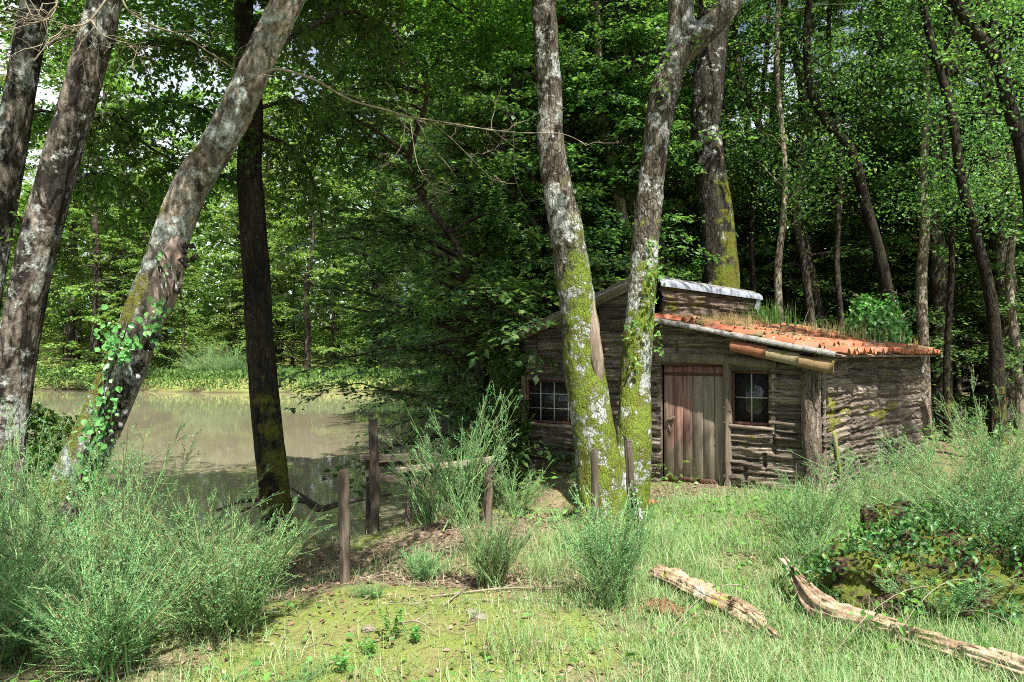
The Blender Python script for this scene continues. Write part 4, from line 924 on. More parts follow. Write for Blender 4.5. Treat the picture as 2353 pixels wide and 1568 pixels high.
# tiled lean-to roof
LICH = wood_mat('lichened_sheet', [(.05, .045, .035), (.22, .21, .19), (.42, .42, .42)], 22, (1, 1, 1), .012, moss=.57)
def tiles(a0, a1, b0, b1, zoff, seed, ca=.36, wl=.21, amp=.038, res=.018):
    g = G(); r = np.random.default_rng(seed); nrow = int((a1-a0)/ca)
    for k in range(nrow+1):
        s0 = a0+k*ca; s1 = min(s0+ca+.05, a1+.02)
        nbt = int((b1-b0)/wl)
        for j in range(nbt):
            if r.random() < .05: continue
            js = r.normal(size=4)*[.03, .012, .014, .04]
            bb0 = b0+j*wl; u = np.linspace(0, 1.08, 14); aa = np.linspace(s0+js[0], s1+js[0], 5)
            prof = amp*np.sin((u*2*math.pi)-.6)
            Uu, Aa = np.meshgrid(u, aa); lift = .03*((Aa-s0)/ca)+zoff+js[2]
            bbv = bb0+Uu*wl+js[1]+js[3]*(Aa-s0); zz_ = rz(Aa)+prof[None, :]+lift
            top = np.stack([RID[0]+f2[0]*Aa+t2d[0]*bbv, RID[1]+f2[1]*Aa+t2d[1]*bbv, zz_], -1)
            V = np.concatenate([top.reshape(-1, 3), top.reshape(-1, 3)-[0, 0, .014]])
            nr, nc = 5, 14; ii = np.arange(nr-1)[:, None]*nc; jj = np.arange(nc-1)[None, :]
            F = np.stack([ii+jj, ii+nc+jj, ii+nc+jj+1, ii+jj+1], -1).reshape(-1, 4); M_ = nr*nc
            Fb = F[:, ::-1]+M_
            e1 = [[(nr-1)*nc+q_, (nr-1)*nc+q_+M_, (nr-1)*nc+q_+1+M_, (nr-1)*nc+q_+1] for q_ in range(nc-1)]
            e2 = [[q_*nc, q_*nc+M_, (q_+1)*nc+M_, (q_+1)*nc] for q_ in range(nr-1)]; e3 = [[q_*nc+nc-1, (q_+1)*nc+nc-1, (q_+1)*nc+nc-1+M_, q_*nc+nc-1+M_] for q_ in range(nr-1)]
            g.add(V, np.concatenate([F, Fb, e1, e2, e3]))
    return g
m, n, b, out = new_mat('terracotta')
vo = coords(n); ge = N(n, 'ShaderNodeNewGeometry')
col = ramp(n, ge.outputs['Random Per Island'], [(0, (.25, .07, .03)), (.5, (.38, .11, .045)), (.85, (.42, .15, .07)), (1, (.28, .15, .09))])
col = mixc(n, ramp(n, noise(n, vo, 7, 6), [(.4, g3(0)), (.75, g3(.6))]), col, (.22, .09, .06))
nm = noise(n, vo, 2.6, 8, .7); col = mixc(n, ramp(n, nm, [(.50, g3(0)), (.58, g3(.92))]), col, mixc(n, noise(n, vo, 60, 3), (.05, .05, .015), (.17, .16, .06)))
col = mixc(n, ramp(n, noise(n, vo, 9, 7, .7), [(.60, g3(0)), (.64, g3(.8))]), col, (.38, .35, .30))
n.links.new(col, b.inputs['Base Color']); b.inputs['Roughness'].default_value = .85; n.links.new(bump(n, noise(n, vo, 40, 5), .003, .8), b.inputs['Normal']); TERRA = m
o = obj('tiled_roof', tiles(.12, 2.52, -.22, LS+.1, .045, 5), TERRA, hut)
part('roof_deck', lambda g: box(g, RF(1.24, LS/2-.05, rz(1.24)-.03), 2.5, LS*.99+.25, .028, np.stack([norm(np.array([*f2, sl_])), t3d, norm(np.cross(np.array([*f2, sl_]), t3d))], 1), .0, 9, .004), WEATH)
# pale lichened sheet along the rake, turned up edge with a corrugated lip
def rake_sheet(g):
    a = np.linspace(-.12, 2.5, 160); w_ = np.array([-.36, -.33, -.2, -.05])
    for s, (hh, o_) in enumerate(((0, 0), (-.02, .001))):
        pass
    nz_ = .012*fbm(a*6, 0*a, 0*a, 4); top = []
    for wq, dz in ((-.345, -.028), (-.35, .012), (-.30, .028), (-.16, .035)):
        top.append(np.stack([RID[0]+f2[0]*a+t2d[0]*(wq+nz_), RID[1]+f2[1]*a+t2d[1]*(wq+nz_), rz(a)+dz+.003*np.sin(a*30)*(dz > 0)+nz_*.5], -1))
    V = np.stack(top, 0); K = 160; ii = np.arange(3)[:, None]*K; jj = np.arange(K-1)[None, :]
    F = np.stack([ii+jj, ii+jj+1, ii+K+jj+1, ii+K+jj], -1).reshape(-1, 4)
    V2 = V-np.array([0, 0, .012])+np.array([*(t2d*.012), 0]); g.add(np.concatenate([V.reshape(-1, 3), V2.reshape(-1, 3)]), np.concatenate([F, F[:, ::-1]+4*K, [[q_, q_+4*K, q_+1+4*K, q_+1] for q_ in range(K-1)]]))
part('rake_sheet', rake_sheet, LICH)
OCH = [wood_mat('tile_orange', [(.18, .08, .045), (.34, .15, .08)], 7, (1, 1, 1), .004, moss=.6, lich=.62), wood_mat('tile_buff', [(.17, .14, .08), (.34, .28, .17)], 7, (1, 1, 1), .004, moss=.6, lich=.62), wood_mat('tile_ochre', [(.15, .1, .05), (.28, .2, .1)], 7, (1, 1, 1), .004, moss=.56)]
for k in range(3):
    g = G(); a0 = 1.22+k*.40; a = np.linspace(a0, a0+.46, 8); th = np.linspace(-.3, math.pi*.78, 14); rr = .08+.012*np.linspace(0, 1, 8)
    A_, TH = np.meshgrid(a, th, indexing='ij'); Rr = rr[:, None]+0*TH
    bq = -.36+.10-np.sin(TH)*Rr*.8-.0; zq = rz(A_)-.15-.012*k+np.cos(TH)*Rr
    V = np.stack([RID[0]+f2[0]*A_+t2d[0]*bq, RID[1]+f2[1]*A_+t2d[1]*bq, zq], -1); nr, nc = V.shape[:2]
    ii = np.arange(nr-1)[:, None]*nc; jj = np.arange(nc-1)[None, :]; F = np.stack([ii+jj, ii+jj+1, ii+nc+jj+1, ii+nc+jj], -1).reshape(-1, 4)
    V2 = V+np.array([*(t2d*.014), 0])
    g.add(np.concatenate([V.reshape(-1, 3), V2.reshape(-1, 3)]), np.concatenate([F, F[:, ::-1]+nr*nc, [[(nr-1)*nc+q_, (nr-1)*nc+q_+nr*nc, (nr-1)*nc+q_+1+nr*nc, (nr-1)*nc+q_+1] for q_ in range(nc-1)]]))
    o = obj('edge_tile', g, OCH[k], hut); o['label'] = ['orange edge tile', 'buff edge tile', 'ochre edge tile'][k]
# left roof, ridge cap
def left_roof(g):
    sl2 = .82/UR; c = RF(-1.2, 1.58, 2.76-1.2*sl2)
    X_ = norm(np.array([*f2, sl2])); box(g, c, 2.55, 3.9, .035, np.stack([X_, t3d, norm(np.cross(X_, t3d))], 1), .004, 3, .004)
    for k in range(9): box(g, c+X_*(-1.15+k*.28)+np.array([0, 0, .035]), .27, 3.92, .02, np.stack([norm(X_+[0, 0, .06]), t3d, norm(np.cross(X_, t3d))], 1), .004, k, .003)
part('left_roof', left_roof, LICH)
JMD = wood_mat('dark_board', [(.05, .035, .025), (.1, .075, .055)], 8, (1, 1, 1), .01, moss=.6)
METAL, n, b, out = new_mat('zinc_ridge'); b.inputs['Base Color'].default_value = (.56, .58, .66, 1); b.inputs['Roughness'].default_value = .42; b.inputs['Metallic'].default_value = .25
n.links.new(ramp(n, noise(n, coords(n), 4, 6), [(.35, (.30, .33, .40)), (.6, (.46, .49, .58))]), b.inputs['Base Color'])
def ridge(g):
    L = 3.45; K = 60; b_ = np.linspace(-.12, L, K); th = np.linspace(-1.75, 1.75, 16)
    B_, TH = np.meshgrid(b_, th, indexing='ij'); R0 = .13+.003*np.sin(B_*18)
    aq = .03+np.sin(TH)*R0; zq = 2.64+np.cos(TH)*R0*.8
    V = np.stack([RID[0]+f2[0]*aq+t2d[0]*B_, RID[1]+f2[1]*aq+t2d[1]*B_, zq], -1); nc = 16
    ii = np.arange(K-1)[:, None]*nc; jj = np.arange(nc-1)[None, :]; F = np.stack([ii+jj, ii+nc+jj, ii+nc+jj+1, ii+jj+1], -1).reshape(-1, 4)
    V2 = V-np.array([0, 0, .008]); g.add(np.concatenate([V.reshape(-1, 3), V2.reshape(-1, 3)]), np.concatenate([F, F[:, ::-1]+K*nc]))
part('ridge_cap', ridge, METAL)
part('upper_board', lambda g: box(g, RF(.07, 1.75, 2.60), 3.3, .03, .07, axes(t3d), .02, 4, .006), JMD)
part('broken_sheet', lambda g: box(g, RF(.12, 3.32, 2.55), .3, .02, .14, axes((.3, .3, 1.0)), .01, 4, .004), METAL)

# ------------------------------------------------------------------ roof growth
def tuft(name, c, n_, hgt, spread, mat, label, cat, seed, wdt=.006, group=None, curve=.5):
    r = np.random.default_rng(seed); g = G(); p = r.normal(size=(n_, 3))*[spread[0], spread[1], .01]
    az = r.uniform(0, 6.28, n_); L = r.uniform(.4, 1.1, n_)*hgt; ln = r.uniform(.1, 1.0, n_)*curve
    p = p-np.array([0, 0, .03]); t = np.linspace(0, 1, 5)
    hx = np.stack([np.cos(az), np.sin(az)], 1)
    C = p[:, None]+np.stack([hx[:, 0:1]*(ln*L)[:, None]*t**1.7, hx[:, 1:2]*(ln*L)[:, None]*t**1.7, L[:, None]*(t-ln[:, None]*.45*t**2.2)], -1)
    blade(g, C, az, wdt)
    return tag(obj(name, g, mat, None, c), label, cat, group)
def blade(g, C, az, wdt):
    n_, K, _ = C.shape; s = np.stack([-np.sin(az), np.cos(az), 0*az], 1); wv = np.asarray(wdt)*np.array([1, .9, .75, .45, .05])[:K]
    a = C+s[:, None]*wv[None, :, None]*.5; b_ = C-s[:, None]*wv[None, :, None]*.5
    V = np.stack([a, b_], 2).reshape(-1, 3); i = np.arange(n_)[:, None]*K*2; k = np.arange(K-1)[None, :]*2
    g.add(V, np.stack([i+k, i+k+1, i+k+3, i+k+2], -1).reshape(-1, 4))
tuft('dry_grass', RF(.75, .35, rz(.75)+.06), 900, .2, (.28, .22), DRYG, 'straw-coloured matted grass on the lean-to near the rake', 'grass', 1, .005, curve=1.4)
tuft('dry_grass', RF(.3, 1.5, rz(.3)+.06), 900, .22, (.22, .4), DRYG, 'dry grass along the foot of the upper wall', 'grass', 2, .005, curve=1.5)
tuft('roof_weeds', RF(.4, 2.9, rz(.4)+.06), 260, .5, (.2, .3), COVERM, 'green tuft sprouting beside the broken ridge end', 'plant', 3, .014)
tuft('roof_weeds', RF(1.1, 3.2, rz(1.1)+.06), 160, .28, (.25, .3), DRYG, 'wispy straw growth in the middle of the tiled roof', 'plant', 4, .012)
tuft('dry_grass', RF(1.6, 3.9, rz(1.6)+.06), 300, .35, (.3, .35), DRYG, 'dry stalks in front of the ivy heap on the roof', 'grass', 5, .006)
tuft('roof_weeds', RF(1.7, 4.8, rz(1.7)+.04), 260, .2, (.3, .3), DRYG, 'low straw weeds at the far end of the eave', 'plant', 6, .012)
r = np.random.default_rng(71); g = G(); nl = 2600; th = r.uniform(0, 6.28, nl); ph = np.arccos(r.uniform(-.1, 1, nl)); rr = .46*(1+.25*vnoise(np.cos(th)*2, np.sin(th)*2, ph*2, 4))*r.uniform(.8, 1.05, nl)
p = np.stack([np.cos(th)*np.sin(ph)*rr*1.1, np.sin(th)*np.sin(ph)*rr*1.1, np.cos(ph)*rr*1.5], 1); nn = norm(p)+r.normal(size=p.shape)*.3
leaves(g, p, r.normal(size=p.shape)+[0, 0, -.8], nn, r.uniform(.05, .085, nl), r.uniform(.05, .08, nl), .12, hexa=True)
ivh = empty('ivy_heap', RF(1.75, 4.25, rz(1.75)+.12), 'bright rounded heap of ivy on the far end of the roof', 'plant')
obj('ivy_leaves', g, IVYM, ivh)
g = G(); tube(g, [(0, 0, -.1), (.05, 0, .3), (-.05, .1, .55)], [.16, .12, .03], 10, 30, .2, 5, 3)
for k in range(6): tube(g, [(0, 0, .1), (r.normal()*.3, r.normal()*.3, .5), (r.normal()*.5, r.normal()*.3, .85)], [.012, .009, .004], 5, 14, .1, 5, k)
obj('stump', g, BARK_HB2, ivh)
g = G(); L0 = []
for k in range(26):
    a, b_ = r.uniform(.3, 2.0), r.uniform(1.6, 4.6); s = RF(a, b_, rz(a)+.04); e_ = s+np.array([r.normal()*.16, r.normal()*.1, r.uniform(.2, .5)])
    L0.append([s, (s+e_)/2+r.normal(size=3)*.02, e_])
tubes(g, np.array(L0), .005, .002, 4); tag(obj('dry_stalks', g, PALE), 'bare dead stalks sticking up from the tiled roof', 'stalks', kind='stuff')
g = G()
for k, (a, b_, ra, rb_) in enumerate([(.25, .3, .3, .35), (.2, 1.2, .25, .5), (.5, .9, .3, .3), (.25, 2.2, .3, .5), (.7, 2.6, .3, .4), (.3, 3.4, .35, .5), (.9, 3.6, .4, .4), (1.9, 4.4, .3, .5), (1.3, 4.6, .4, .4), (.75, .2, .22, .25), (.95, .9, .22, .2), (.6, 1.8, .25, .3), (1.2, 2.2, .2, .25), (1.5, 3.3, .22, .3), (.15, .8, .2, .3), (1.0, 4.2, .3, .3), (2.2, 5.0, .25, .3), (1.25, .3, .16, .12)]):
    bm = bmesh.new(); bmesh.ops.create_icosphere(bm, subdivisions=4, radius=1); V = np.array([v.co[:] for v in bm.verts]); F = np.array([[v.index for v in f.verts] for f in bm.faces]); bm.free()
    d = 1+.4*fbm(V[:, 0]*2, V[:, 1]*2, V[:, 2]*2, k)+.15*fbm(V[:, 0]*9, V[:, 1]*9, V[:, 2]*9, k); V = V*d[:, None]*[ra, rb_, .055]
    X_ = norm(np.array([*f2, sl_])); g.add(V @ np.stack([X_, t3d, norm(np.cross(X_, t3d))]) + RF(a, b_, rz(a)+.05), F)
o = obj('roof_moss', g, wood_mat('roof_moss_mat', [(.07, .06, .025), (.14, .14, .04), (.26, .2, .1)], 9, (1, 1, 1), .03), hut)
# fallen leaves and moss crumbs on roof
g = G(); nl = 6000; a = r.uniform(0.05, 2.3, nl); b_ = np.abs(r.normal(size=nl))*1.6-.1; kk = (r.random(nl) < np.exp(-a*.9)+.15) & (b_ < LS); a, b_ = a[kk], b_[kk]
p = np.stack([RID[0]+f2[0]*a+t2d[0]*b_, RID[1]+f2[1]*a+t2d[1]*b_, rz(a)+.08+.0*a+r.uniform(-.02, .02, len(a))], 1)
leaves(g, p, r.normal(size=p.shape)*[1, 1, .2], r.normal(size=p.shape)*.3+[0, 0, 1], r.uniform(.03, .06, len(p)), .03); tag(obj('roof_litter', g, LITTERM), 'dead leaves lying on the tiled roof', 'leaf litter', kind='stuff')

# ------------------------------------------------------------------ posts, rail, jetty, logs
POSTM = wood_mat('old_post', [(.035, .028, .02), (.11, .088, .066), (.2, .165, .13)], 9, (1, 1, .12), .014, moss=.62)
def post(x0, y0, x1, y1, wpx, d, label, seed, sink=.25, mat=POSTM, rough=.16):
    a = P(x1, y1, d); t_ = P(x0, y0, d); rr = wpx/2/FPX*d; gz = Hf(a[0], a[1])
    a[2] = min(a[2], gz); base = a.copy(); g = G()
    tube(g, [a-base-[0, 0, sink], (a+t_)/2-base+[.006, 0, 0], t_-base], [rr*1.08, rr, rr*.92], 22, 130, rough, 11, seed, ridge=rr*.28, split=rr*.22)
    V = g.V[0]; zt_ = (t_-base)[2]; hi = V[:, 2] > zt_-.06; V[hi, 2] += .05*vnoise(V[hi, 0]*30, V[hi, 1]*30, 0, seed)
    return tag(obj('fence_post', g, mat, None, base), label, 'post', 'old wooden posts')
post(790, 1080, 793, 1378, 26, 5.45, 'tall dark post nearest the camera left of the mound', 1)
post(858, 967, 862, 1250, 24, 8.2, 'tallest thin post standing at the pond edge', 2)
post(977, 1003, 984, 1225, 24, 7.9, 'leaning post behind the horizontal plank', 3, rough=.2)
post(988, 1085, 990, 1225, 30, 7.5, 'short thick post under the horizontal plank', 4)
post(1126, 1066, 1115, 1240, 24, 7.1, 'pale splintered post at the right end of the plank', 5)
post(1364, 1033, 1368, 1200, 20, 6.9, 'short pale post in front of the left mossy stem', 6)
post(1443, 1008, 1452, 1235, 19, 6.7, 'slim dark post between the mossy stems with ivy on its side', 7)
post(937, 1060, 938, 1090, 14, 7.6, 'small stub standing on the left end of the plank', 8, 0.0)
bpy.data.objects[-1] if False else None
post(2140, 1125, 2145, 1170, 16, 6.6, 'little sawn stub on the mossy bank', 9, .5)
post(1010, 1300, 1010, 1336, 16, 5.9, 'tiny stub in front of the dark broom', 10, .2)
PLANK = wood_mat('grey_plank', [(.15, .12, .09), (.3, .26, .2), (.42, .37, .3)], 8, (.2, 1, 1), .006, moss=.6)
def plank(name, p0, p1, wd, th, mat, label, cat, seed, group=None):
    p0, p1 = np.array(p0), np.array(p1); c = (p0+p1)/2; d = p1-p0; L = np.linalg.norm(d); g = G(); K = 40
    u = np.linspace(-.5, .5, K); A_ = axes(d); V = []
    for sy, sz in ((-1, -1), (1, -1), (1, 1), (-1, 1)):
        w2 = wd/2*(1+.1*vnoise(u*9, sy, 0, seed)); V.append(np.outer(u*L+0*sy, A_[:, 0])+sy*w2[:, None]*A_[:, 1]+(sz*th/2+.006*vnoise(u*7, 1, 1, seed))[:, None]*A_[:, 2])
    V = np.stack(V, 1).reshape(-1, 3); i = np.arange(K-1)[:, None]*4; j = np.arange(4)[None, :]; j2 = (j+1) % 4
    F = np.stack([i+j, i+4+j, i+4+j2, i+j2], -1).reshape(-1, 4); F = np.concatenate([F, [[0, 1, 2, 3], [(K-1)*4+3, (K-1)*4+2, (K-1)*4+1, (K-1)*4]]]); g.add(V, F)
    o = obj(name, g, mat, None, c); o.data.polygons.foreach_set('use_smooth', np.zeros(len(o.data.polygons), bool)); return tag(o, label, cat, group)
plank('plank_rail', P(912, 1080, 7.6), P(1128, 1056, 7.3), .14, .045, PLANK, 'weathered plank laid across the short posts by the pond', 'plank', 3)
JM = wood_mat('dark_plank', [(.03, .024, .018), (.08, .065, .05), (.13, .105, .08)], 8, (.3, 1, 1), .01, moss=.62)
jet = empty('jetty', P(930, 1060, 9.3), 'small dark collapsing jetty of planks over the water', 'jetty'); jb = np.array(jet.location)
for k, (a, b_, wd) in enumerate([((828, 1050, 9.0), (1010, 1046, 9.2), .16), ((850, 1066, 9.2), (1030, 1058, 9.5), .16), ((842, 1085, 8.9), (985, 1120, 9.0), .2)]):
    o = plank('deck_board', P(*a), P(*b_), wd, .05, JM, None, None, 20+k); o.location = np.array(o.location)-jb; o.parent = jet
    for key in list(o.keys()): del o[key]
for k, (x, y0, y1, d) in enumerate([(850, 1055, 1160, 9.15), (1000, 1050, 1170, 9.3)]):
    g = G(); a, t_ = P(x, y1, d), P(x, y0, d); a[2] = -1.1; log(g, a-jb, t_-jb, .05, 50+k); obj('pile', g, JM, jet)
# submerged branches
g = G(); bp = P(520, 1180, 9.7); pts = [P(500, 1172, 9.9), P(560, 1150, 9.8), P(640, 1150, 9.8), P(700, 1150, 9.7), P(735, 1168, 9.6), P(800, 1152, 9.6), P(900, 1135, 9.6)]
tube(g, [p-bp for p in pts], [.012, .025, .035, .04, .045, .03, .015], 10, 90, .15, 6, 9)
pts = [P(500, 1200, 9.6), P(570, 1168, 9.6), P(650, 1150, 9.7)]; tube(g, [p-bp for p in pts], [.01, .018, .02], 8, 40, .15, 6, 10)
pts = [P(740, 1168, 9.6), P(700, 1140, 9.5), P(670, 1120, 9.4)]; tube(g, [p-bp for p in pts], [.03, .02, .01], 8, 40, .15, 6, 10)
tag(obj('fallen_branch', g, JM, None, bp), 'dark crooked dead branch lying just above the water', 'branch')
# logs
LOGM = wood_mat('rotten_log', [(.05, .032, .02), (.2, .13, .085), (.40, .30, .21), (.2, .15, .11)], 5, (.35, 1, 1), .02, moss=.60, lich=.60, mcol=(.2, .23, .03))
LOG2 = wood_mat('barkless_log', [(.06, .042, .032), (.24, .165, .11), (.42, .32, .23), (.47, .38, .30)], 5, (.25, 1, 1), .02, moss=.66, lich=.64, mcol=(.2, .23, .03))
def ground_log(pix, ws, mat, label, seed, dz=.06, rough=.22, ridge=.02):
    pts = []; 
    for (x, y, dzz) in pix:
        a = ground_at(x, y); pts.append(np.array([a[0], a[1], a[2]+dzz-.018]))
    base = pts[0].copy(); g = G(); tube(g, [p-base for p in pts], [w_*(1.12 if seed == 11 else 1.0) for w_ in ws], 72, 300, rough, 16, seed, ridge=ridge, split=.026)
    for k in range(26):
        rb_ = np.random.default_rng(seed*50+k); t_ = rb_.uniform(.1, .95); i_ = min(int(t_*(len(pts)-1)), len(pts)-2); u_ = t_*(len(pts)-1)-i_; c_ = pts[i_]*(1-u_)+pts[i_+1]*u_-base; dr_ = pts[i_+1]-pts[i_]
        box(g, c_+[rb_.normal()*.02, rb_.normal()*.02-.03, ws[i_]*rb_.uniform(.6, .85)], rb_.uniform(.05, .16), rb_.uniform(.015, .04), .008, axes(dr_+rb_.normal(size=3)*.02), .008, k)
    V = g.V[0]; V[:, 2] = np.where(V[:, 2] < np.interp(V[:, 0], [min(p[0]-base[0] for p in pts), max(p[0]-base[0] for p in pts)], [-9, -9]), V[:, 2], V[:, 2])
    return tag(obj('fallen_log', g, mat, None, base), label, 'log', 'fallen logs in the grass')
ground_log([(1505, 1335, .06), (1570, 1368, .07), (1640, 1395, .05), (1720, 1425, .03), (1790, 1470, -.02)], [.07, .10, .10, .085, .03], LOGM, 'short crumbling log with yellow moss, left of the two logs', 11, rough=.3, ridge=.02)
ground_log([(1800, 1350, .24), (1840, 1385, .15), (1890, 1425, .09), (1960, 1455, .09), (2060, 1480, .08), (2180, 1515, .07), (2300, 1550, .06), (2420, 1590, .05), (2560, 1640, .05)],
           [.008, .05, .095, .105, .095, .09, .085, .085, .08], LOG2, 'long barkless log with a raised pointed end, running out at right', 12, rough=.08, ridge=.02)
a = ground_at(1512, 1400)
g = G(); rr0 = np.random.default_rng(9)
for k in range(70):
    q3 = rr0.normal(size=3)*[.10, .06, .0]; box(g, q3*[.8, .8, 1]+[0, 0, .03*math.exp(-(q3[0]/.1)**2)*rr0.random()+.005], rr0.uniform(.03, .08), rr0.uniform(.02, .05), rr0.uniform(.015, .035), axes(rr0.normal(size=3)), .006, k)
tag(obj('wood_crumbs', g, wood_mat('rust_rot', [(.12, .06, .035), (.28, .16, .09)], 20, (1, 1, 1), .02), None, a), 'crumbled orange rotten wood below the short log', 'wood debris', kind='stuff')
# mossy root bank
def bank(name, c, rx, ry, rz_, mat, label, seed, rough=.6):
    bm = bmesh.new(); bmesh.ops.create_icosphere(bm, subdivisions=6, radius=1); V = np.array([v.co[:] for v in bm.verts]); F = np.array([[v.index for v in f.verts] for f in bm.faces]); bm.free()
    d = 1+rough*fbm(V[:, 0]*1.6, V[:, 1]*1.6, V[:, 2]*1.6, seed)+.10*fbm(V[:, 0]*7, V[:, 1]*7, V[:, 2]*7, seed+3)+.03*fbm(V[:, 0]*26, V[:, 1]*26, V[:, 2]*26, seed+5, 2)
    g = G(); g.add(V*d[:, None]*[rx, ry, rz_], F); return tag(obj(name, g, mat, None, c), label, 'root mound')
ROOTM = wood_mat('root_earth', [(.02, .014, .01), (.06, .04, .025), (.15, .1, .06)], 9, (1, 1, 1), .05, moss=.46, mcol=(.11, .13, .02))
a = ground_at(2230, 1420); bank('root_mound', (a[0]+.1, a[1]+.35, a[2]+.02), .85, .5, .42, ROOTM, 'large dark root mound overgrown with ivy at the right edge', 5)
a = ground_at(2010, 1330); bank('root_mound', (a[0], a[1], a[2]-.02), .38, .3, .26, ROOTM, 'smaller mound of yellow moss behind the long log', 6)
a = ground_at(2090, 1270); bank('root_mound', (a[0], a[1]+.1, a[2]+.02), .32, .3, .34, ROOTM, 'mossy hump with a sawn stub beside the right broom', 7)
# ------------------------------------------------------------------ broom bushes
def broom_mesh(seed, ns, hgt, tilt=.8, side=16, nleaf=13, leaf=.013, bias=(0, 0), dens_low=True):
    r = np.random.default_rng(seed); K = 9
    az = r.uniform(0, 6.28, ns); el = r.random(ns)**.7*tilt; L = hgt*r.uniform(.55, 1.15, ns)*(1+.15*el)
    d = np.stack([np.cos(az)*np.sin(el)+bias[0], np.sin(az)*np.sin(el)+bias[1], np.cos(el)], 1); d = norm(d)
    o = r.normal(size=(ns, 3))*[.07*hgt, .07*hgt, 0]; t = np.linspace(0, 1, K)[None, :, None]
    curve = norm(np.stack([np.cos(az), np.sin(az), -.4+0*az], 1))*(r.uniform(-.05, .3, ns))[:, None]
    S = o[:, None]+d[:, None]*L[:, None, None]*t+curve[:, None]*(t**2)*L[:, None, None]+np.cumsum(r.normal(size=(ns, K, 3))*.008*hgt, 1)*(t > 0)
    gs = G(); tubes(gs, S, .0045+.002*hgt, .0012, 4)
    M = ns*side; tt = np.concatenate([r.uniform(.12, .98, (ns, side))], 1); ki = np.clip((tt*(K-1)).astype(int), 0, K-2); fr = (tt*(K-1)-ki)[..., None]; bi = np.arange(ns)[:, None]
    o2 = (S[bi, ki]*(1-fr)+S[bi, ki+1]*fr).reshape(M, 3); td = norm(S[bi, ki+1]-S[bi, ki]).reshape(M, 3)
    d2 = norm(td+r.normal(size=(M, 3))*.42+[0, 0, .12]); L2 = (hgt*.34*r.uniform(.3, 1.1, (ns, side))*(1.15-tt*.8)).reshape(M)
    t5 = np.linspace(0, 1, 5)[None, :, None]; T = o2[:, None]+d2[:, None]*L2[:, None, None]*t5+(td[:, None]*.18*t5**2)*L2[:, None, None]
    tubes(gs, T, .0020, .0010, 3)
    # secondary
    n3 = M*2; kk = np.repeat(np.arange(M), 2); q3 = r.integers(1, 4, n3); o3 = T[kk, q3]; d3 = norm(d2[kk]+r.normal(size=(n3, 3))*.45); L3 = L2[kk]*r.uniform(.25, .6, n3)
    T3 = o3[:, None]+d3[:, None]*L3[:, None, None]*np.linspace(0, 1, 3)[None, :, None]; tubes(gs, T3, .0014, .0008, 3)
    gl = G()
    for O, D, LL, nn_ in ((o2, d2, L2, nleaf), (o3, d3, L3, max(3, nleaf//2))):
        m_ = len(O); s = r.uniform(.05, 1, (m_, nn_)); p = O[:, None]+D[:, None]*(LL[:, None]*s)[..., None]+r.normal(size=(m_, nn_, 3))*.003
        ld = D[:, None]*.7+r.normal(size=(m_, nn_, 3))*.6; p = p.reshape(-1, 3); ls = leaf*r.uniform(.6, 1.5, len(p))
        leaves(gl, p, ld.reshape(-1, 3), r.normal(size=p.shape)+[0, 0, .6], ls, ls*.42)
    return gs.mesh('stems'), gl.mesh('leaves', False)
BM = [broom_mesh(1, 38, 1.3, .95, 22), broom_mesh(2, 26, 1.05, .65, 18), broom_mesh(3, 60, .62, .75, 16, leaf=.010), broom_mesh(4, 26, .9, .5, 12), broom_mesh(5, 55, .5, .5, 10, leaf=.008), broom_mesh(6, 26, 1.35, 1.0, 18, leaf=.016, nleaf=11), broom_mesh(9, 34, .8, 1.1, 20, leaf=.012)]
for a, b_ in BM: a.materials.append(BROOM_STEM); b_.materials.append(BROOM)
def broom(k, px, py, label, s=1.0, rz_=0, sz=1.0, tilt=(0, 0), xy=None):
    x, y, z = ground_at(px, py) if xy is None else (*xy, Hf(*xy))
    e = empty('broom_bush', (x, y, z-.03), label, 'bush', 'broom bushes', rz_); e.scale = (s, s, s*sz); e.rotation_euler = (tilt[0], tilt[1], rz_)
    for nm, me in zip(('stems', 'leaves'), BM[k]):
        o = bpy.data.objects.new(nm, me); COL.objects.link(o); o.parent = e
    return e
broom(0, 0, 0, 'biggest feathery green broom at the lower left', .95, .3, 1.02, (0, .12), xy=(-2.55, 4.75))
broom(5, 0, 0, 'broom against the foot of the leaning trunk', 1.0, 2.3, 1.0, (0, -.05), xy=(-3.25, 4.9))
broom(0, 0, 0, 'wide broom reaching right in front of the dark trunk', .68, 4.1, .78, (0, .35), xy=(-2.1, 5.2))
broom(1, 0, 0, 'tall thin broom before the blotched trunk', 1.1, 1, 1.05, (0, 0), xy=(-3.7, 5.5))
broom(2, 0, 0, 'low broom at the bottom left corner', 1.2, 1, 1.0, (0, 0), xy=(-2.2, 4.05))
broom(2, 0, 0, 'low broom filling the gap below the biggest one', 1.3, 2, 1.0, (0, 0), xy=(-1.75, 4.55))
broom(2, 0, 0, 'low broom by the left frame edge', 1.3, 3, 1.0, (0, 0), xy=(-2.95, 4.2))
broom(3, 0, 0, 'upright pale broom rising behind the plank', 1.2, .6, 1.15, (0, 0), xy=(-.5, 7.15))
broom(3, 0, 0, 'broom between the plank and the hut', .75, 3.2, .9, (0, 0), xy=(.02, 7.6))
broom(3, 0, 0, 'broom leaning left over the short thick post', .9, 5.2, .9, (0, -.3), xy=(-.8, 7.4))
broom(4, 1130, 1345, 'dark upright broom tuft in the middle of the mound', 1.1, 0, 1.1)
broom(4, 975, 1330, 'small dark broom left of the middle tuft', .8, 2, .7)
broom(4, 1395, 1380, 'fine upright broom in front of the mossy tree', 1.25, 3, 1.2)
broom(3, 1395, 1390, 'thin broom spray rising from the fine broom', .8, 1, .8)
broom(4, 850, 1370, 'low sprig beside the nearest post', .5, 3, .5)
broom(3, 1855, 1290, 'broom in front of the hut window', 1.0, .6, .95)
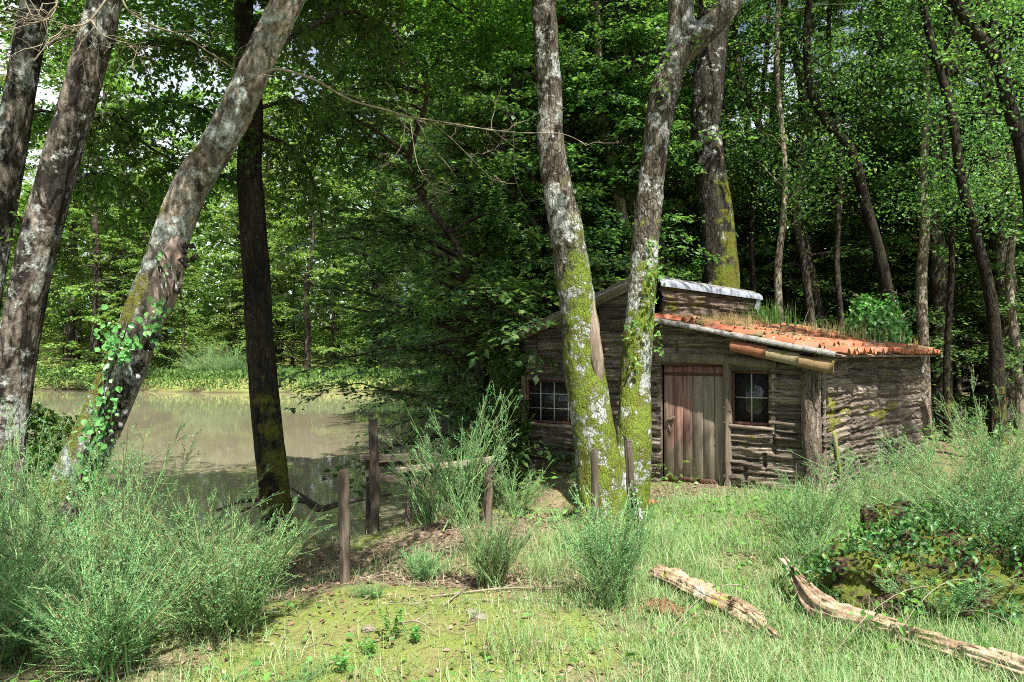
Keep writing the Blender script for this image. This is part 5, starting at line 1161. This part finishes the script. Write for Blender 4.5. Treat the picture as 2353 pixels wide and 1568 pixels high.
broom(1, 1800, 1225, 'broom spreading sideways below the window', .8, 2.2, .75, (0, -.5))
broom(4, 1880, 1320, 'low broom tuft behind the pointed log end', 1.0, 2.2, .8)
broom(0, 2170, 1240, 'large broom at the right side of the hut', .85, 1.7, .85)
broom(0, 2290, 1245, 'large broom touching the right frame edge', .95, 4.4, 1.0)
broom(1, 2230, 1290, 'broom growing out of the dark root mound', .9, 3, .8)
broom(1, 2010, 1210, 'broom sprays in front of the side wall', .9, 5, .9)
broom(0, 2350, 1330, 'tall feathery broom behind the large root mound at the frame edge', 1.0, .9, .95)
broom(1, 2200, 1350, 'upright broom standing on the left shoulder of the large root mound', .8, 4.0, .85)
broom(2, 2140, 1420, 'trailing broom over the left flank of the root mound', 1.0, 1, .7)
broom(3, 700, 1560, 'small broom seedling at the bottom edge', .35, 1, .35)

IVYD = leaf_mat('bramble_leaves', [(.02, .05, .015), (.04, .10, .025), (.09, .18, .04)], .3, .4, .4)
def leaf_heap(name, c, rx, ry, rz_, n_, leaf, mat, label, cat, seed):
    r = np.random.default_rng(seed); th = r.uniform(0, 6.28, n_); ph = np.arccos(r.uniform(-.2, 1, n_)); q3 = 1+.3*vnoise(np.cos(th)*2.2, np.sin(th)*2.2, ph*2.2, seed)
    k = r.uniform(.55, 1.12, n_)**.6*q3; gm = fbm(np.cos(th)*2.4, np.sin(th)*2.4, ph*2.6, seed+9) > -.12; th, ph, k = th[gm], ph[gm], k[gm]; n_ = len(th); nn = np.stack([np.cos(th)*np.sin(ph), np.sin(th)*np.sin(ph), np.cos(ph)], 1); p = nn*k[:, None]*[rx, ry, rz_]; g = G()
    leaves(g, p, r.normal(size=p.shape)+[0, 0, -.5], nn+r.normal(size=p.shape)*.5+[0, 0, .3], r.uniform(.6, 1.3, n_)*leaf, leaf*.7, .15, hexa=True)
    return tag(obj(name, g, mat, None, c), label, cat)
a = ground_at(2230, 1420); leaf_heap('bramble', (a[0]+.15, a[1]+.35, a[2]+.05), .98, .58, .52, 6500, .04, IVYD, 'dark brambles and ivy trailing over the large root mound', 'bramble', 5)
a = ground_at(2060, 1290); leaf_heap('bramble', (a[0], a[1]+.1, a[2]), .4, .35, .3, 1100, .04, COVERM, 'bright bramble sprays over the mossy hump', 'bramble', 6)
r = np.random.default_rng(55); cn = []; c0 = np.array(ground_at(2230, 1420))+[.1, .3, .1]
for k in range(26):
    p0 = c0+r.normal(size=3)*[.6, .25, .1]; dv = r.normal(size=3)*[.5, .3, 0]+[-.05, -.25, 0]; t = np.linspace(0, 1, 9)[:, None]; cn.append(p0+dv*t*1.3+np.array([0, 0, 1])*(.75*t-.95*t**2)*r.uniform(.5, 1.2))
cn = np.array(cn); g = G(); tubes(g, cn-c0, .004, .002, 4); e = empty('bramble', c0, 'arching bramble canes sprawling out of the large root mound', 'bramble'); obj('canes', g, PALE, e)
g = G(); kk = r.integers(0, 26, 700); f_ = r.integers(1, 9, 700); p = cn[kk, f_]-c0+r.normal(size=(700, 3))*.03; leaves(g, p, r.normal(size=p.shape)+[0, 0, -.3], r.normal(size=p.shape)*.4+[0, -.2, 1], r.uniform(.03, .06, 700), .032, hexa=True); obj('leaves', g, COVERM, e)
broom(1, 0, 0, 'broom arching over the top of the large root mound', .8, 2.5, .85, (0, -.2), xy=(float(c0[0])+.2, float(c0[1])+.45))
leaf_heap('ivy_thicket', (.0, 11.9, -.2), .5, .7, 1.5, 5200, .06, LEAF_DARK, 'dark ivy thicket against the left end of the hut', 'ivy', 7)
leaf_heap('ivy_thicket', (-.45, 12.6, -.4), .7, .8, 2.4, 5200, .07, LEAF_BACK, 'taller dark thicket left behind the hut gable', 'ivy', 8)
# tile shard
g = G(); box(g, (0, 0, .03), .2, .12, .014, axes((1, .3, .5)), .008, 2, .003); box(g, (-.1, .1, .02), .14, .09, .014, axes((1, -.4, -.2)), .008, 3, .003)
a = ground_at(1490, 1165); tag(obj('tile_shard', g, TERRA, None, a), 'broken orange roof tile lying at the foot of the mossy tree', 'tile')
# stones and sticks
STONE = wood_mat('stone', [(.12, .105, .08), (.26, .23, .18)], 8, (1, 1, 1), .01)
for k, (x, y, s) in enumerate([(848, 1448, .035), (1103, 1418, .04), (1085, 1405, .03)]):
    a = ground_at(x, y); o = bank('stone', (a[0], a[1], a[2]+s*.2), s*1.2, s, s*.7, STONE, ['pale round stone on the moss', 'pale stone at the front of the mound', 'small stone behind the pale one'][k], 60+k, .25); o['category'] = 'stone'
r = np.random.default_rng(81)
def seedling(px, py, hgt, label, seed, n_=60, leaf=.03):
    c = ground_at(px, py); r = np.random.default_rng(seed); g = G(); K = 6; st = []
    for k in range(6): st.append(np.outer(np.linspace(0, 1, 5), [r.normal()*.35*hgt, r.normal()*.35*hgt, hgt*r.uniform(.5, 1)]))
    st = np.array(st); tubes(g, st, .0025, .001, 4); e = empty('seedling', c, label, 'plant'); obj('stems', g, BROOM_STEM, e)
    g = G(); kk = r.integers(0, 6, n_); f = r.uniform(.2, 1, (n_, 1)); p = st[kk, -1]*f; ls = r.uniform(.6, 1.2, n_)*leaf
    leaves(g, p, r.normal(size=(n_, 3))*[1, 1, .3]+[0, 0, .2], r.normal(size=(n_, 3))*.3+[0, 0, 1], ls, ls*.55, hexa=True); obj('leaves', g, COVERM, e)
seedling(905, 1470, .26, 'leafy green seedling on the moss in front of the mound', 1, 110)
seedling(960, 1475, .12, 'low spreading seedling right of the leafy one', 2, 60)
seedling(1345, 1190, .3, 'bright broad-leaved plant at the foot of the short pale post', 3, 70, .05)
seedling(1400, 1250, .25, 'broad-leaved plant right of the short pale post', 4, 70, .05)
seedling(850, 1500, .08, 'tiny creeping plant left on the moss', 5, 50)
seedling(1715, 1390, .12, 'small plant growing between the two logs', 6, 50)
seedling(790, 1540, .1, 'low leafy plant near the bottom edge', 7, 70)
seedling(2260, 1500, .14, 'broad-leaved plant behind the right end of the long log', 8, 30, .06)
sticks = [((990, 1372), (1290, 1352), .008, 'long dead stick lying across the front of the mound'), ((1075, 1350), (1020, 1395), .009, 'short pale stick poking toward the camera'), ((180, 1568), (390, 1530), .008, 'straw-coloured twig lying at the bottom left'),
          ((880, 1445), (1010, 1465), .006, 'curved thin twig on the moss'), ((300, 1440), (370, 1470), .009, 'small forked twig under the big left broom')]
for k, (a, b_, rr0, lb) in enumerate(sticks):
    A_ = np.array(ground_at(*a)); B_ = np.array(ground_at(*b_)); mid = (A_+B_)/2+r.normal(size=3)*.04; mid[2] = max(Hf(mid[0], mid[1]), mid[2])+.015; A_[2] += .01; B_[2] += .015
    g = G(); tube(g, [p-A_ for p in (A_, mid, B_)], [rr0, rr0*.9, rr0*.5], 6, 30, .2, 9, k); s = (mid-A_); tube(g, [s, s*1.25+[.06, .05, .04]], [rr0*.6, rr0*.3], 5, 10, .2, 9, k)
    tag(obj('stick', g, PALE, None, A_), lb, 'stick', 'sticks on the ground')

# ------------------------------------------------------------------ ivy on the leaning trunk
def ivy(path, n_, spread, leaf, label, seed, name='ivy'):
    r = np.random.default_rng(seed); pts = [P(*a) for a in path]; C = catmull(pts, 80); base = pts[0]; g = G()
    cl = r.integers(0, 80, max(4, n_//14)); k = np.clip(cl[r.integers(0, len(cl), n_)]+r.normal(size=n_)*2.2, 0, 79).astype(int); cx_ = r.normal(size=80)*spread*.9; p = C[k]-base+r.normal(size=(n_, 3))*[spread*.75, .03, .05]; p[:, 0] += cx_[k]
    ls = r.uniform(.5, 1.3, n_)*leaf; d = r.normal(size=(n_, 3))*[.7, .2, .4]+[0, -.15, -.6]; nn = r.normal(size=(n_, 3))*.3+[.1, -1, .45]
    leaves(g, p, d, nn, ls, ls*.95, .1, hexa=True)
    e = empty(name, base, label, 'ivy'); obj('leaves', g, IVYM, e)
    gs = G(); 
    for q_ in range(3): tube(gs, [c-base+r.normal(size=3)*[.03, .01, .02] for c in pts], [.007]*len(pts), 5, 60, .1, 6, q_)
    obj('vine', gs, BARK_HB2, e)
ivy([(175, 1290, 5.6), (190, 1150, 5.68), (215, 1050, 5.7), (235, 950, 5.72), (250, 860, 5.72), (275, 790, 5.72), (285, 740, 5.72)], 460, .055, .044, 'ivy climbing the left face of the leaning trunk', 1)
ivy([(345, 790, 5.7), (355, 730, 5.7), (380, 700, 5.7), (375, 640, 5.7), (355, 560, 5.7)], 70, .04, .045, 'thin upper strand of ivy on the torn bark', 2)
ivy([(1455, 1235, 6.62), (1458, 1180, 6.62), (1455, 1120, 6.62)], 90, .02, .025, 'small-leaved ivy climbing the slim dark post', 3)

# ------------------------------------------------------------------ grass, cover, litter
def scatter(n_, x0, x1, y0, y1, dens, seed):
    r = np.random.default_rng(seed); x = r.uniform(x0, x1, n_); y = y0+(y1-y0)*r.random(n_)**1.25
    k = r.random(n_) < dens(x, y); x, y = x[k], y[k]; return x, y, H(x, y), r
def in_hut(x, y):
    v = np.stack([x-A0[0], y-A0[1]], -1); u = v@f2; n_ = v@nF; return (u > -.2) & (n_ < .02)
def grass_d(x, y):
    mo, li, gr, mu = cover(x, y); pn = .42+1.25*fbm(x*1.5, y*1.5, 2, 44)+.5*fbm(x*5, y*5, 2, 46)
    d = gr*np.clip(pn+.25, .06, 1)*(1-.5*np.clip(mo*1.3, 0, 1)*(x < .6))*(1-.8*np.clip(li, 0, 1))
    return np.where(in_hut(x, y) | (mu > .3), 0, np.clip(d, .0, 1))
x, y, z, r = scatter(210000, -4.2, 5.2, 3.2, 9.5, grass_d, 1)
n_ = len(x); az = r.uniform(0, 6.28, n_); L = r.uniform(.03, .19, n_)*(1+.9*(r.random(n_) < .06))*(1+.7*sstep(5.8, 7.2, y)*sstep(2.4, 3.2, x))*(.55+1.1*np.clip(fbm(x*.9, y*.9, 5, 66)+.3, 0, 1)); ln = r.uniform(.2, 1.2, n_); t = np.linspace(0, 1, 4)
C = np.stack([x[:, None]+np.cos(az)[:, None]*(ln*L)[:, None]*t**1.6, y[:, None]+np.sin(az)[:, None]*(ln*L)[:, None]*t**1.6, z[:, None]-.01+L[:, None]*(t-.38*ln[:, None]*t**2)], -1)
g = G(); s = np.stack([-np.sin(az), np.cos(az), 0*az], 1); wv = .0048*np.array([1, .85, .55, .08])
a = C+s[:, None]*wv[None, :, None]*.5; b_ = C-s[:, None]*wv[None, :, None]*.5; Vv = np.stack([a, b_], 2).reshape(-1, 3)
i = np.arange(n_)[:, None]*8; k = np.arange(3)[None, :]*2; g.add(Vv, np.stack([i+k, i+k+1, i+k+3, i+k+2], -1).reshape(-1, 4))
tag(obj('grass', g, GRASSM), 'thin short grass over the right side of the clearing', 'grass', kind='stuff')
for k, (px, py, nb_, hh) in enumerate([(1255, 1330, 260, .34), (1440, 1260, 220, .3), (1340, 1250, 160, .28), (1700, 1250, 200, .3), (2080, 1480, 260, .3), (1180, 1500, 200, .28), (1600, 1520, 160, .26), (1290, 1270, 200, .3), (860, 1540, 60, .2), (2300, 1530, 220, .3)]):
    a = ground_at(px, py)
    tuft('grass_tuft', a, nb_, hh, (.12, .1), GRASSM, ['bright tall tuft behind the dead stick', 'tuft at the right foot of the mossy tree', 'tuft at the left foot of the mossy tree', 'tuft on the path to the door', 'long grass over the middle of the long log',
        'tuft on the front of the mound', 'tuft in the open grass at the bottom', 'tuft left of the fine broom', 'sparse tuft at the bottom of the moss', 'tuft hiding the right end of the long log'][k]+', fresh green grass', 'grass', 200+k, .005, 'tall grass tufts', .8)
def cover_d(x, y):
    c = .9*gauss(x, y, 3.7, 7.9, 1.5, 1.0)+.35*gauss(x, y, 2.3, 7.2, 1.6, .9)+.35*gauss(x, y, -3.2, 4.6, 1.2, 1.5)+.3*gauss(x, y, .6, 7.6, .7, .6)+.12*gauss(x, y, -.6, 3.8, .8, .5)
    return np.where(in_hut(x, y), 0, np.clip(c, 0, 1))
x, y, z, r = scatter(26000, -4.5, 6, 3.2, 10, cover_d, 2); n_ = len(x)
p = np.stack([x, y, z+r.uniform(.01, .22, n_)*np.clip(cover_d(x, y)+.25, 0, 1)], 1); ls = r.uniform(.03, .075, n_)
g = G(); leaves(g, p, r.normal(size=p.shape)*[1, 1, .25], r.normal(size=p.shape)*.35+[0, -.1, 1], ls, ls*.6, hexa=True)
tag(obj('ground_cover', g, COVERM), 'low bramble and nettle leaves between the brooms', 'ground cover', kind='stuff')
# forest floor herbs further back
def floor_d(x, y): return np.where(in_hut(x, y) & (x < 8) & (y < 15.5), 0, np.where(pond_sd(x, y) > .5, .8, 0))
x, y, z, r = scatter(60000, -3, 30, 10, 40, lambda x, y: floor_d(x, y)*np.where((x < 0) & (y < 11.5), .2, 1), 3); n_ = len(x)
p = np.stack([x, y, z+r.uniform(.02, .4, n_)**1.3], 1); ls = r.uniform(.06, .14, n_); g = G(); leaves(g, p, r.normal(size=p.shape)*[1, 1, .3], r.normal(size=p.shape)*.5+[0, -.2, 1], ls, ls*.5)
tag(obj('forest_floor_herbs', g, COVERM), 'green herbs covering the floor of the wood', 'ground cover', kind='stuff')
x = np.concatenate([rng.uniform(-60, 6, 60000)]); y = 45+rng.random(60000)*13; k = (H(x, y) > WATER+.02); x, y = x[k], y[k]; z = H(x, y); n_ = len(x)
p = np.stack([x, y, z+rng.random(n_)*.5], 1); ls = rng.uniform(.2, .4, n_); g = G(); leaves(g, p, rng.normal(size=p.shape)*[.5, .5, 1]+[0, 0, .7], rng.normal(size=p.shape)+[0, -.4, .6], ls, ls*.35)
tag(obj('far_bank_grass', g, leaf_mat('bank_grass', [(.06, .11, .03), (.11, .18, .05), (.2, .29, .09)], .3, .6, .2, .05)), 'sunlit grass on the far bank of the pond', 'grass', kind='stuff')
# shrubs at far bank
for k, (px, hgt) in enumerate([(478, 2.4), (540, 2.2), (520, 1.6), (210, 1.8), (330, 1.3)]):
    d = 51.8; x = (px-CX)/FPX*d; e = empty('far_bush', (x, d, Hf(x, d)), ['feathery pale bush left of the pair on the far bank', 'feathery pale bush touching the dark trunk on the far bank', 'low bush between the two pale bushes', 'rounded bush at the left of the far bank', 'low bush seen behind the leaning trunk'][k], 'bush', 'bushes on the far bank')
    s = hgt/1.25; e.scale = (s*1.2, s*1.2, s)
    for nm, me in zip(('stems', 'leaves'), BM[0]):
        o = bpy.data.objects.new(nm, me); COL.objects.link(o); o.parent = e
# litter
def litter_d(x, y):
    mo, li, gr, mu = cover(x, y); return np.where(in_hut(x, y), 0, np.clip(li*1.1, .10+.2*(fbm(x*2, y*2, 0, 91) > .1), 1)*(mu < .5))
x, y, z, r = scatter(42000, -4.2, 5, 3.2, 10.2, litter_d, 4); n_ = len(x)
p = np.stack([x, y, z+r.uniform(.0, .012, n_)], 1); ls = r.uniform(.02, .055, n_); g = G(); leaves(g, p, r.normal(size=p.shape)*[1, 1, .15], r.normal(size=p.shape)*.4+[0, 0, 1], ls, ls*.6, .25)
tag(obj('leaf_litter', g, LITTERM), 'brown dead leaves scattered over the mound and hollow', 'leaf litter', kind='stuff')

x, y, z, r = scatter(1500, -2.5, 4.5, 3.4, 9.5, lambda x, y: litter_d(x, y)*.8+.1, 9); n_ = len(x); az = r.uniform(0, 6.28, n_); L = r.uniform(.05, .28, n_)
o2 = np.stack([x, y, z+.006], 1); d2 = np.stack([np.cos(az), np.sin(az), 0*az], 1); T = o2[:, None]+d2[:, None]*L[:, None, None]*np.linspace(0, 1, 5)[None, :, None]+r.normal(size=(n_, 5, 3))*.006; T[..., 2] = H(T[..., 0], T[..., 1])+.008+np.abs(r.normal(size=(n_, 5)))*.006
g = G(); tubes(g, T, .0028, .0012, 4); xf = r.uniform(-14, -.8, 900); yf = r.uniform(9.5, 30, 900); kf = pond_sd(xf, yf) < -.2; xf, yf = xf[kf], yf[kf]; gf = G(); pf = np.stack([xf, yf, np.full_like(xf, WATER+.004)], 1)
leaves(gf, pf, r.normal(size=pf.shape)*[1, 1, 0], np.array([[0, 0, 1.]])+0*pf, r.uniform(.03, .08, len(pf)), .04, 0.02); tag(obj('floating_leaves', gf, LITTERM), 'dead leaves and scraps floating on the pond', 'floating leaves', kind='stuff')
tag(obj('twig_litter', g, PALE), 'broken twigs scattered through grass and moss', 'twigs', kind='stuff')
# unseen tree added behind the camera to shade the lower left corner
forest_tree(PROTO[3], -1.8, -1.1, 1, .5, 'unseen tree added behind the viewer to shade the lower left corner', 'forest_tree', leafm=LEAF_DARK)
